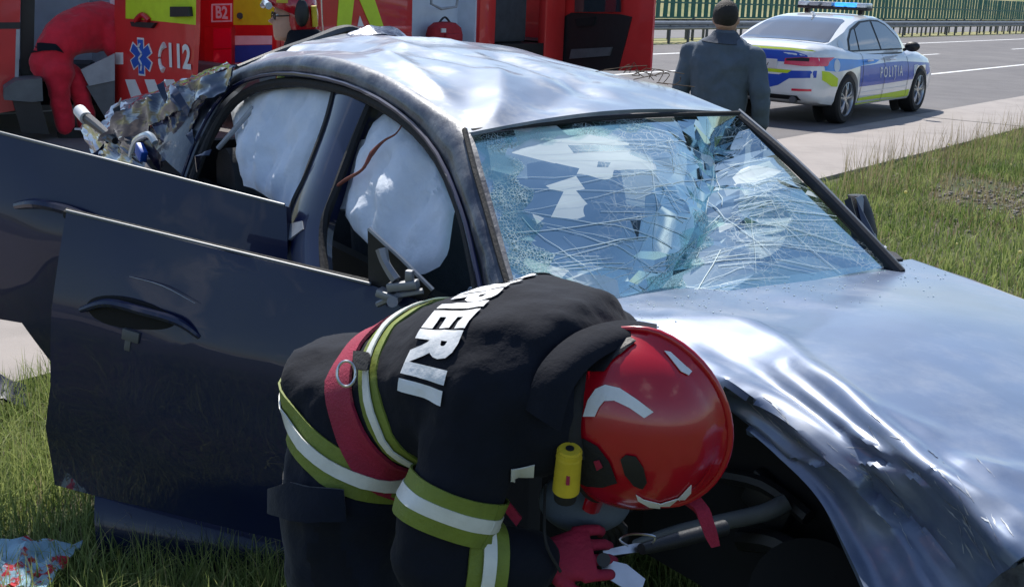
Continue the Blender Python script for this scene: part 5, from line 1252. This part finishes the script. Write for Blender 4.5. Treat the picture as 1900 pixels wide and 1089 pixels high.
# belt ring
bc = FBV.ray_cast(CC, ray(672, 685).normalized())[0]
obj('belt_tab', thicken(view_patch([(672, 662), (700, 664), (700, 690), (672, 690)], FBV, .022), .004), 'glove_black', ff)
b = bmesh.new(); q = bc + NR * .03
tube(b, [q + (-CR * math.cos(a) * .016 - CR * .010 - CU * math.sin(a) * .022) for a in np.linspace(0, 2 * math.pi, 22)], .0028, n=6); obj('belt_ring', b, 'silver_metal', ff)
# lettering across the shoulders
t = gridcut(text_bm('POMPIERII', .132, .0070, .70, spacing=1.06), .012)
lc = c3.lerp(c2, .42); tx = max(v.co.x for v in t.verts)
for v in t.verts:
    th = R(84) + (v.co.x - tx) / .20; o_ = lc + HD * v.co.y; d_ = UP * math.cos(th) + NR * math.sin(th); h_ = FBV.ray_cast(o_ + d_ * .05, d_, .3)
    v.co = (h_[0] if h_[0] is not None else o_ + d_ * .16) + d_ * .0045
obj('back_lettering', t, 'white_print', ff, smooth=60)
# collar
ca = [at(975, 760, 1.77), at(1000, 680, 1.79), at(1066, 618, 1.85), at(1148, 594, 1.91), at(1219, 601, 1.95)]; cb = [at(1040, 800, 1.75), at(1060, 728, 1.765), at(1100, 676, 1.80), at(1158, 642, 1.85), at(1212, 628, 1.89)]
obj('collar', thicken(strip(smooth_path(ca, 5), smooth_path(cb, 5), 26, 7, lambda u, v, p: p - CF * (.018 * math.sin(math.pi * v))), .014), 'jacket_cloth', ff, smooth=60)
# head, helmet
hc = at(1176, 784, 1.90)
hu = V3(.90, -.36, .16).normalized(); hf = V3(.16, .10, -.97); hf = (hf - hu * hf.dot(hu)).normalized(); hs = hf.cross(hu); hs = hs if hs.y < 0 else -hs
b = bmesh.new(); ball(b, hc - hu * .03, (.085, .085, .085)); loft(b, [(hc - hu * .05 + hf * .02, hf * .085, hs * .07), (hc - hu * .10 + hf * .035, hf * .075, hs * .062), (hc - hu * .145 + hf * .05, hf * .045, hs * .045)], 16)
ball(b, hc - hu * .07 + hf * .108, .018, 8); tube(b, [hc - hu * .10, c5], [.06, .07], n=14)
head = obj('head', remeshed(b, .008, 3), 'skin_dark', ff, smooth=60)
bm = bmesh.new(); NU, NVv = 56, 30; grid = []
for i in range(NVv + 1):
    row = []
    for j in range(NU):
        a = 2 * math.pi * j / NU; t = i / NVv; el = math.pi / 2 - t * (math.pi / 2 + .60); ce, se = math.cos(el), math.sin(el)
        fx, sy = math.cos(a), math.sin(a); R_f = .152 if fx > 0 else .166
        p = hf * (fx * ce * R_f) + hs * (sy * ce * .129) + hu * (se * .150)
        if el < 0:
            fl_ = -se; p += hu * (.035 * fl_ * max(0, fx)) - hu * (.045 * fl_ * max(0, -fx) ** 2) + (hf * fx * .012 + hs * sy * .012) * (fl_ / .56) ** 2
        crest = math.exp(-((sy * ce) / .10) ** 2) * max(0, min(1, (se + .25) * 1.6)); nrm = (hf * fx * ce + hs * sy * ce + hu * se).normalized(); p += nrm * (.013 * crest)
        row.append(bm.verts.new(hc + p))
    grid.append(row)
for i in range(NVv):
    for j in range(NU):
        q = (grid[i][j], grid[i][(j + 1) % NU], grid[i + 1][(j + 1) % NU], grid[i + 1][j])
        try: bm.faces.new(q)
        except ValueError: pass
rim = [v.co.copy() for v in grid[-1]]; rim.append(rim[0])
bmesh.ops.remove_doubles(bm, verts=bm.verts[:], dist=1e-4); bmesh.ops.recalc_face_normals(bm, faces=bm.faces[:])
hel = obj('helmet', thicken(bm, .006), 'helmet_red', ff, smooth=60); HBV = bvh_of(hel)
obj('helmet_rim', tubem(rim, .0045, n=6), 'black_rubber', hel)
cp = []
for el in np.linspace(-.35, math.pi + .45, 34):
    f_ = math.cos(el); s_ = math.sin(el); d_ = (hf * f_ + hu * s_).normalized(); h_ = HBV.ray_cast(hc + d_ * .4, -d_, .4)
    if h_[0] is not None: cp.append(h_[0] + d_ * .0015)
obj('helmet_crest', tubem(cp, [.003, .0065, .0065, .0065, .003], n=8, up=hs), 'helmet_red', hel, smooth=60)
fb = [q for q in rim if (q - hc).dot(hf) > .095]; fb.sort(key=lambda q: (q - hc).dot(hs))
if len(fb) > 3: obj('helmet_brim', thicken(strip(fb, [q + hf * .028 - hu * .012 for q in fb], 16, 4), .005), 'helmet_red', hel, smooth=60)
def hpatch(name, poly, m, off=.002, step=12, th=.0015): return obj(name, thicken(view_patch(poly, HBV, off, step), th), m, hel, smooth=60)
hpatch('white_chevron', [(1083, 772), (1092, 742), (1106, 722), (1124, 714), (1150, 720), (1182, 741), (1212, 764), (1195, 775), (1168, 756), (1140, 743), (1122, 744), (1112, 756), (1105, 772)], 'white_print')
hpatch('white_mark', [(1180, 915), (1194, 924), (1225, 932), (1258, 922), (1281, 897), (1280, 912), (1262, 932), (1235, 941), (1205, 938), (1184, 926)], 'white_print')
hpatch('white_mark', [(1232, 652), (1243, 654), (1282, 690), (1276, 697), (1262, 690)], 'white_print')
hpatch('side_vent', [(1152, 850), (1162, 842), (1180, 845), (1194, 866), (1200, 892), (1192, 904), (1176, 898), (1160, 878)], 'black_plastic', .003)
hpatch('ear_cutout', [(1060, 812), (1085, 812), (1110, 826), (1132, 855), (1146, 892), (1120, 900), (1090, 898), (1062, 885)], 'black_rubber', .004)
hpatch('ear_stud', [(1106, 850), (1116, 848), (1122, 860), (1112, 866)], 'glove_red', .010)
hpatch('nape_pad', [(1088, 690), (1100, 665), (1130, 640), (1170, 628), (1180, 634), (1150, 652), (1135, 672), (1122, 690)], 'black_plastic', .004)
# neck curtain
b = thicken(strip(smooth_path([at(1085, 670, 1.88), at(1052, 720, 1.84), at(1036, 790, 1.82), at(1042, 840, 1.82)], 5), smooth_path([at(1120, 660, 1.87), at(1085, 720, 1.83), at(1072, 790, 1.80), at(1080, 850, 1.80)], 5), 22, 6, lambda u, v, p: p - CF * (.015 * math.sin(math.pi * v))), .008)
obj('neck_curtain', b, 'black_rubber', ff, smooth=60)
# hanging red strap end and black chin gear
obj('chin_strap', thicken(strip([at(1262, 930, 1.90), at(1290, 950, 1.88), at(1306, 990, 1.87), at(1318, 1010, 1.87)], [at(1298, 922, 1.90), at(1318, 952, 1.88), at(1330, 985, 1.87), at(1334, 1006, 1.87)], 14, 5), .012), 'glove_red', ff)
obj('breathing_mask', remeshed(ball(bmesh.new(), at(1085, 930, 1.96), (.085, .05, .06)), .008, 3), 'dull_blue_cloth', ff, smooth=60)
obj('chest_label', thicken(view_patch([(945, 868), (992, 858), (990, 905), (958, 910), (944, 890)], FBV, .004, 10), .002), 'silver_band', ff)
# gloves
glove('glove', wN + V3(.01, 0, .0), V3(.93, .20, .12), V3(.15, .75, -.6), 1.0, ff, 'glove_red', .75, 1.2, -1)
glove('glove', wF, V3(.8, .3, -.45), V3(-.2, -.6, -.6), 1.0, ff, 'glove_black', .9)
obj('radio_lead', tubem([at(1012, 900, 1.86), at(1010, 950, 1.83), at(1014, 1010, 1.80), at(1040, 1060, 1.80)], .0028, k=5, n=6), 'black_rubber', ff)
obj('strap_piece', thicken(strip([at(925, 930, 1.85), at(958, 972, 1.85)], [at(942, 925, 1.85), at(968, 958, 1.85)], 5, 4), .008), 'glove_red', ff)
obj('knee_pocket', thicken(view_patch([(524, 905), (560, 898), (640, 905), (642, 955), (580, 962), (522, 950)], FBV, .016), .012), 'trouser_cloth', ff)
# torch clipped beside the helmet
ta, tb = at(1057, 836, 1.77), at(1050, 908, 1.79); tdir = (tb - ta).normalized()
b = bmesh.new(); cyl(b, ta, tb, .0205, .0225, 24); cyl(b, ta - tdir * .004, ta + tdir * .012, .0175, .0215, 24); b2 = b
tor = world_thing('torch', b2, 'torch_yellow', 'small yellow torch clipped beside the red helmet', 'torch', base=tb)
obj('torch_cap', cylm(ta - tdir * .006, ta - tdir * .0045, .007), 'black_plastic', tor); obj('torch_base', cylm(tb, tb + tdir * .02, .021, .018), 'black_rubber', tor)
obj('torch_slot', boxm(ta.lerp(tb, .55) - CF * .0215, (.006, .004, .036)), 'belt_red', tor)
# cutting tool
gp = wN + V3(.12, .02, .0)
pl = thing('metal_shears', 'silver bladed metal shears held in the red glove of the bending firefighter', 'shears', gp)
def blade(p, q, w_, tip, n=None):
    a = at(*p); b_ = at(*q); nn = V3(0, -.8, .6); s = (b_ - a).cross(nn).normalized() * w_
    return prism([a - s * .6, a + s * .6, a.lerp(b_, .55) + s, b_ + s * tip, b_ - s * tip * .4, a.lerp(b_, .5) - s * .8], nn, .007)
obj('blade', blade((1118, 1050, 1.86), (1196, 1078, 1.84), .022, .5), 'silver_metal', pl); obj('blade', blade((1120, 1026, 1.88), (1236, 1004, 1.93), .009, .3), 'silver_metal', pl)
obj('pivot', cylm(at(1120, 1038, 1.86), at(1120, 1038, 1.845), .012), 'black_plastic', pl); obj('handle', tubem([at(1115, 1045, 1.87), at(1060, 1075, 1.87), at(1000, 1110, 1.87)], .011, k=3), 'black_plastic', pl); obj('handle', tubem([at(1116, 1034, 1.88), at(1070, 1040, 1.90), at(1010, 1058, 1.90)], .011, k=3), 'black_plastic', pl)
obj('shaft', tubem([at(1190, 1018, 1.89), at(1250, 1003, 1.94), at(1345, 978, 2.0)], [.010, .0135, .0145], k=3, n=12), 'black_plastic', pl)
obj('wire_loop', tubem([at(1165, 1012, 1.88), at(1150, 1000, 1.88), at(1175, 990, 1.89), at(1215, 995, 1.9), at(1205, 1012, 1.9)], .002, k=5, n=5), 'silver_metal', pl)

# ------------------------------------------------------------------ other people
def feet(par, xy, hd, m='black_rubber'):
    for x, y in xy:
        nr = V3(-hd.y, hd.x, 0); b = bmesh.new(); loft(b, [(V3(x, y, 0) + hd * .06, hd * .14, nr * .05), (V3(x, y, .05) + hd * .055, hd * .14, nr * .052), (V3(x, y, .10) + hd * .02, hd * .09, nr * .05), (V3(x, y, .2), hd * .06, nr * .055)], 14); obj('boot', b, m, par)
# paramedic leaning into the ambulance
QY = 12.55
pm = thing('person', 'paramedic in a red suit bending forward into the open rear of the ambulance', 'person', (at(115, 100, QY).x, QY, 0))
phd = V3(.92, .38, 0).normalized(); pnr = V3(.38, -.92, 0)
b = bmesh.new(); t0 = at(106, 122, QY); t1, t2, t3 = at(120, 80, QY + .05), at(165, 58, QY + .3), at(222, 60, QY + .65)
limb(b, [at(98, 122, QY), at(104, 92, QY), at(128, 66, QY + .12), at(168, 52, QY + .35), at(215, 52, QY + .65), at(262, 80, QY + .9)], [.19, .195, .215, .25, .25, .12], 18); ball(b, at(92, 118, QY), (.19, .21, .19)); limb(b, [at(205, 60, QY + .3), at(212, 95, QY + .35), at(232, 130, QY + .5)], [.11, .085, .06])
fx = t0.x
limb(b, [t0 + pnr * .09 - V3(0, 0, .05), V3(fx + .05, QY - .12, .55), V3(fx + .09, QY - .10, .12)], [.165, .105, .085]); limb(b, [t0 - pnr * .09 - V3(0, 0, .05), V3(fx + .16, QY + .10, .55), V3(fx + .24, QY + .12, .12)], [.16, .105, .085])
limb(b, [t3 + pnr * .18, at(240, 120, QY + .8), at(262, 150, QY + .9)], [.08, .06, .05]); limb(b, [t3 - pnr * .18, at(250, 120, QY + 1.1), at(275, 150, QY + 1.2)], [.08, .06, .05])
ball(b, at(272, 95, QY + 1.05), (.10, .09, .11))
me = remeshed(b, .02, 3); wrinkle(me, .022, 4.2, 2); wrinkle(me, .010, 9, 5); pbd = obj('body', me, 'suit_red', pm, smooth=70); PB = bvh_of(pbd)
obj('belt', thicken(view_patch([(59, 84), (78, 80), (104, 83), (118, 98), (104, 94), (80, 95), (60, 100)], PB, .012, 8), .01), 'jacket_cloth', pm)
feet(pm, ((fx + .09, QY - .10), (fx + .24, QY + .12)), phd)
obj('shoe_trim', boxm(V3(fx + .26, QY - .13, .10), (.12, .03, .02)), 'white_vinyl', pm)

# helmeted firefighter with glasses behind the boot
ZY = 6.75; hx = at(541, 30, ZY); gp_ = thing('person', 'firefighter with glasses and red helmet standing behind the tail of the wrecked car', 'person', (hx.x + .1, ZY, 0))
gh = V3(-.93, -.36, 0).normalized(); gs = V3(.36, -.93, 0)          # looks left, near cheek towards the viewer
b = bmesh.new(); base = V3(hx.x + .10, ZY, 0); hz = hx.z
loft(b, [(base + V3(0, 0, .85), gh * .13, gs * .18), (base + V3(0, 0, 1.0), gh * .135, gs * .19), (base + V3(0, 0, 1.18), gh * .15, gs * .22), (base + V3(0, 0, hz - .21), gh * .14, gs * .22), (base + V3(-.02, 0, hz - .145), gh * .115, gs * .15), (base + V3(-.03, 0, hz - .09), gh * .10, gs * .105), (base + V3(-.03, 0, hz - .07), gh * .09, gs * .095)], 22, 2.3)
for s in (-1, 1):
    limb(b, [base + gs * s * .1 + V3(0, 0, .88), base + gs * s * .11 + V3(0, 0, .48), base + gs * s * .11 + V3(0, 0, .12)], [.12, .09, .08])
    limb(b, [base + gs * s * .22 + V3(0, 0, hz - .26), base + gs * s * .28 + V3(0, 0, hz - .55), base + gs * s * .24 + gh * .2 + V3(0, 0, hz - .62)], [.08, .07, .05])
me = remeshed(b, .016, 3); wrinkle(me, .008, 6, 4); obj('body', me, 'jacket_cloth', gp_, smooth=70)
feet(gp_, [tuple((base + gs * s * .11)[:2]) for s in (-1, 1)], gh)
for s in (-1, 1): glove('glove', base + gs * s * .24 + gh * .2 + V3(0, 0, hz - .62), gh, V3(0, 0, -1), 1.0, gp_, 'glove_black', .5)
b = bmesh.new(); hcn = V3(hx.x, ZY, hz)
loft(b, [(hcn + V3(0, 0, -.135) + gh * .055, gh * .035, gs * .035), (hcn + V3(0, 0, -.115) + gh * .035, gh * .065, gs * .055), (hcn + V3(0, 0, -.06) + gh * .02, gh * .085, gs * .066), (hcn + V3(0, 0, .0) + gh * .005, gh * .092, gs * .073), (hcn + V3(0, 0, .06), gh * .09, gs * .07), (hcn + V3(0, 0, .10), gh * .06, gs * .05)], 20)
tube(b, [hcn + gh * .088 + V3(0, 0, .012), hcn + gh * .118 + V3(0, 0, -.032), hcn + gh * .085 + V3(0, 0, -.048)], [.011, .018, .011], n=8); ball(b, hcn + gh * .085 + V3(0, 0, -.075), (.016, .022, .008), 8); tube(b, [hcn - V3(0, 0, .08), hcn - V3(0, 0, .2) - gh * .03], .055, n=12)
head = obj('head', remeshed(b, .006, 2), 'skin', gp_, smooth=60)
for s in (-1, 1):
    obj('eye', ball(bmesh.new(), hcn + gh * .083 + gs * s * .032 + V3(0, 0, .003), (.011, .011, .008), 10), 'white_vinyl', head)
    b = bmesh.new(); c = hcn + gh * .100 + gs * s * .033 + V3(0, 0, -.002); tube(b, [c + gs * .026 * math.cos(a) + V3(0, 0, .019 * math.sin(a)) for a in np.linspace(0, 2 * math.pi, 18)], .0035, n=6); tube(b, [c + gs * s * .026, hcn + gs * s * .074 + V3(0, 0, .004)], .0035, n=6)
    obj('glasses', b, 'black_plastic', head)
obj('mouth', tubem([hcn + gh * .083 + gs * s + V3(0, 0, -.078) for s in (-.02, 0, .02)], .004, n=6), 'glove_red', head)
b = bmesh.new()
for i in range(13):
    el = math.pi / 2 * (1 - i / 12 * 1.25); ring = []
    for j in range(30):
        a = 2 * math.pi * j / 30; fx_ = math.cos(a); lo = -.02 if fx_ > .2 else 0
        ring.append(b.verts.new(hcn + V3(0, 0, .055) + gh * (math.cos(el) * fx_ * .142) + gs * (math.cos(el) * math.sin(a) * .122) + V3(0, 0, math.sin(el) * .125 + (.05 * max(0, fx_) if el < 0 else 0) + (-.06 * max(0, -fx_) if el < 0 else 0))))
    if i:
        for j in range(30): b.faces.new((pr_[j], pr_[(j + 1) % 30], ring[(j + 1) % 30], ring[j]))
    pr_ = ring
bmesh.ops.remove_doubles(b, verts=b.verts[:], dist=1e-4)
hl = obj('helmet', thicken(b, .008), 'helmet_red', gp_, smooth=60)
obj('ear_cup', ball(bmesh.new(), hcn - gh * .035 + gs * .115 + V3(0, 0, .02), (.04, .025, .075), 16, Matrix.Rotation(math.atan2(gh.y, gh.x), 4, 'Z')), 'black_plastic', hl)
obj('chin_guard', ball(bmesh.new(), hcn - gh * .055 + gs * .055 + V3(0, 0, -.005), (.085, .055, .12), 20, Matrix.Rotation(math.atan2(gh.y, gh.x), 4, 'Z')), 'helmet_red', hl)
obj('chin_pad', tubem([hcn - gh * .06 + gs * .09 + V3(0, 0, -.09), hcn - gh * .03 + gs * .10 + V3(0, 0, -.13)], [.028, .026], n=10), 'grey_light_plastic', hl)
obj('visor', tubem([hcn + gh * .14 + gs * s + V3(0, 0, .07 - abs(s) * .2) for s in (-.09, -.05, 0, .05, .09)], .02, n=8), 'clear_plastic', hl)
obj('helmet_badge', boxm(hcn + gh * .07 + gs * .105 + V3(0, 0, .085), (.06, .02, .03), Matrix.Rotation(math.atan2(gh.y, gh.x), 4, 'Z')), 'torch_yellow', hl)
obj('helmet_torch', cylm(hcn - gh * .11 + gs * .11 + V3(0, 0, -.05), hcn - gh * .10 + gs * .12 + V3(0, 0, .06), .016), 'torch_yellow', hl)
obj('vest_edge', tubem([base + gh * .12 + V3(0, 0, hz - .2), base + gh * .16 + gs * .02 + V3(0, 0, hz - .34), base + gh * .17 + gs * .02 + V3(0, 0, 1.0)], .03, k=3, n=8), 'lime_band', gp_)

# figure between the wreck and the police car (blurred in the photograph)
SY = 7.7; sxp = at(1342, 100, SY); sp = thing('person', 'standing figure in dull grey blue clothing between the wreck and the police car', 'person', (sxp.x, SY, 0))
bs = V3(sxp.x, SY, 0); fh, fs = V3(.45, .89, 0), V3(.89, -.45, 0); H = 1.70
b = bmesh.new()
loft(b, [(bs + V3(0, 0, .82), fh * .13, fs * .17), (bs + V3(0, 0, .98), fh * .13, fs * .17), (bs + V3(0, 0, 1.15), fh * .13, fs * .18), (bs + V3(0, 0, 1.33), fh * .13, fs * .21), (bs + V3(0, 0, 1.42), fh * .10, fs * .18), (bs + V3(0, 0, 1.47), fh * .065, fs * .075), (bs + V3(0, 0, 1.52), fh * .055, fs * .055)], 22, 2.3)
for s in (-1, 1):
    limb(b, [bs + fs * s * .095 + V3(0, 0, .86), bs + fs * s * .10 + V3(0, 0, .47), bs + fs * s * .11 + V3(0, 0, .12)], [.10, .075, .06])
    limb(b, [bs + fs * s * .21 + V3(0, 0, 1.36), bs + fs * s * .27 + V3(0, 0, 1.08), bs + fs * s * .25 + fh * .10 + V3(0, 0, .86)], [.068, .054, .042])
me = remeshed(b, .013, 3); wrinkle(me, .016, 5.5, 9); wrinkle(me, .007, 13, 4); sb = obj('body', me, 'dull_blue_cloth', sp, smooth=70); two_mats(sb, 'uniform_cloth', lambda p: p.z < .93); SPB = bvh_of(sb)
obj('belt', thicken(ring_band(bs + V3(0, 0, .95), V3(0, 0, 1), fh, -.025, .025, SPB, .006, .30, m=3), .005), 'black_rubber', sp)
obj('collar', thicken(ring_band(bs + V3(0, 0, 1.475), V3(0, -.1, 1), fh, -.03, .03, SPB, .010, .12, m=3), .006), 'uniform_cloth', sp)
b = bmesh.new(); hcn = bs + V3(0, 0, 1.585); loft(b, [(hcn + V3(0, 0, -.11) + fh * .04, fh * .04, fs * .04), (hcn + V3(0, 0, -.05) + fh * .01, fh * .085, fs * .066), (hcn + V3(0, 0, .02), fh * .095, fs * .075), (hcn + V3(0, 0, .09), fh * .07, fs * .055)], 18); ball(b, hcn + fh * .098 + V3(0, 0, -.03), .016, 8)
for s in (-1, 1): ball(b, hcn + fs * s * .076 + V3(0, 0, -.01), (.018, .012, .03), 8)
hd_ = obj('head', remeshed(b, .008, 2), 'skin', sp, smooth=60)
obj('hair', remeshed(ball(bmesh.new(), hcn + V3(0, 0, .025) - fh * .015, (.083, .094, .092)), .008, 2), 'hair_dark', hd_, smooth=60)
for s in (-1, 1): glove('hand', bs + fs * s * .25 + fh * .10 + V3(0, 0, .86), V3(0, .1, -1), fh, 1.0, sp, 'skin', .4)
feet(sp, [tuple((bs + fs * s * .11)[:2]) for s in (-1, 1)], fh)

# ================================================================== small things on the ground
c = on_ground(30, 1075); rows = []
for i in range(16):
    rows.append([c + V3(-.16 + .02 * j, -.14 + .02 * i, .02 + .05 * math.sin(math.pi * i / 15) * math.sin(math.pi * j / 15) + .03 * ridged(V3(i * .2, j * .2, 0), 2)) for j in range(16)])
mat('printed_cloth', (.30, .48, .58), .8, var=.15, vscale=9, col2=(.55, .02, .04), c2pos=(.54, .57), c2scale=14, bump=.3, bscale=40)
cl = world_thing('cloth_bundle', thicken(sheet(rows), .006, (0, 0, 1)), 'printed_cloth', 'crumpled pale blue and red cloth lying in the grass, left corner', 'cloth')
c = on_ground(5, 745); world_thing('panel_fragment', thicken(strip([c + V3(-.25, 0, .02), c + V3(-.05, .02, .12), c + V3(.1, .0, .05)], [c + V3(-.25, -.1, 0), c + V3(-.05, -.12, .06), c + V3(.14, -.08, .0)], 14, 6, lambda u, v, p: p + V3(0, 0, .02 * ridged(p * 9, 2))), .01, (0, 0, 1)), 'navy_paint', 'torn navy body panel fragment lying at the edge of the grass', 'debris')
tw = bmesh.new()
for k in range(12):
    p = WM @ WYp(1150 + 9 * k, 131 + k * 2.6, .585); tube(tw, [p, p + V3(random.uniform(-.05, .05), random.uniform(-.03, .03), random.uniform(.0, .04)), p + V3(random.uniform(-.12, .12), random.uniform(-.04, .04), random.uniform(-.01, .035))], .0016, n=5, k=3)
world_thing('dry_twigs', tw, 'twig_brown', 'tangle of dry stems caught on the far edge of the crushed roof', 'twigs')

# scraped paint on the buckled wing and crumbs of glass along the scuttle
bon = [o for o in wreck.children if o.name.startswith('bonnet')][0]; BBV = bvh_of(bon); rs = random.Random(21); sb_ = bmesh.new()
def streak(x, y, a, L, w_):
    poly = []; n_ = 7
    for s in (1, -1):
        for k in (range(n_) if s > 0 else range(n_ - 1, -1, -1)):
            t = k / (n_ - 1); q = w_ * math.sin(math.pi * min(.97, max(.03, t))) * rs.uniform(.5, 1.2)
            poly.append((x + math.cos(a) * L * t - math.sin(a) * q * s + rs.uniform(-1.5, 1.5), y + math.sin(a) * L * t + math.cos(a) * q * s))
    b = view_patch(poly, BBV, .0012, 12); me_ = bpy.data.meshes.new('q'); b.to_mesh(me_); b.free(); sb_.from_mesh(me_); bpy.data.meshes.remove(me_)
for k in range(60):
    g = rs.random() * .86
    if g < .30: x, y, a, L = rs.gauss(1700, 60), rs.gauss(900, 40), R(rs.gauss(48, 10)), rs.uniform(10, 60)
    elif g < .45: x, y, a, L = rs.gauss(1800, 40), rs.gauss(975, 30), R(rs.gauss(60, 12)), rs.uniform(10, 70)
    elif g < .72: x, y, a, L = rs.gauss(1600, 50), rs.gauss(840, 40), R(rs.gauss(40, 12)), rs.uniform(12, 50)
    elif g < .86: x, y, a, L = rs.gauss(1440, 40), rs.gauss(780, 25), R(rs.gauss(42, 8)), rs.uniform(12, 60)
    else: x, y, a, L = rs.gauss(1660, 40), rs.gauss(800, 30), R(rs.gauss(46, 5)), rs.uniform(15, 60)
    try: streak(x, y, a, L, rs.choice((.5, .7, .9, 1.3)))
    except Exception: pass
o = obj('scrape_marks', sb_, 'scraped_paint', wreck, smooth=60); o['kind'] = 'stuff'
gc = bmesh.new()
for k in range(220):
    x = rs.uniform(1120, 1880); y = 560 - (x - 1110) * .13 + abs(rs.gauss(0, 26)) + 6
    h = BBV.ray_cast(CC, ray(x, y).normalized())
    if h[0] is not None: q = rs.uniform(.0012, .0034); bmesh.ops.create_cube(gc, size=q, matrix=Matrix.Translation(h[0] + h[1] * q * .4) @ Matrix.Rotation(rs.random() * 3, 4, 'Z') @ Matrix.Diagonal((1.6, 1, .6, 1)))
o = obj('glass_crumbs', gc, 'glass_edge', wreck, smooth=None); o['kind'] = 'stuff'
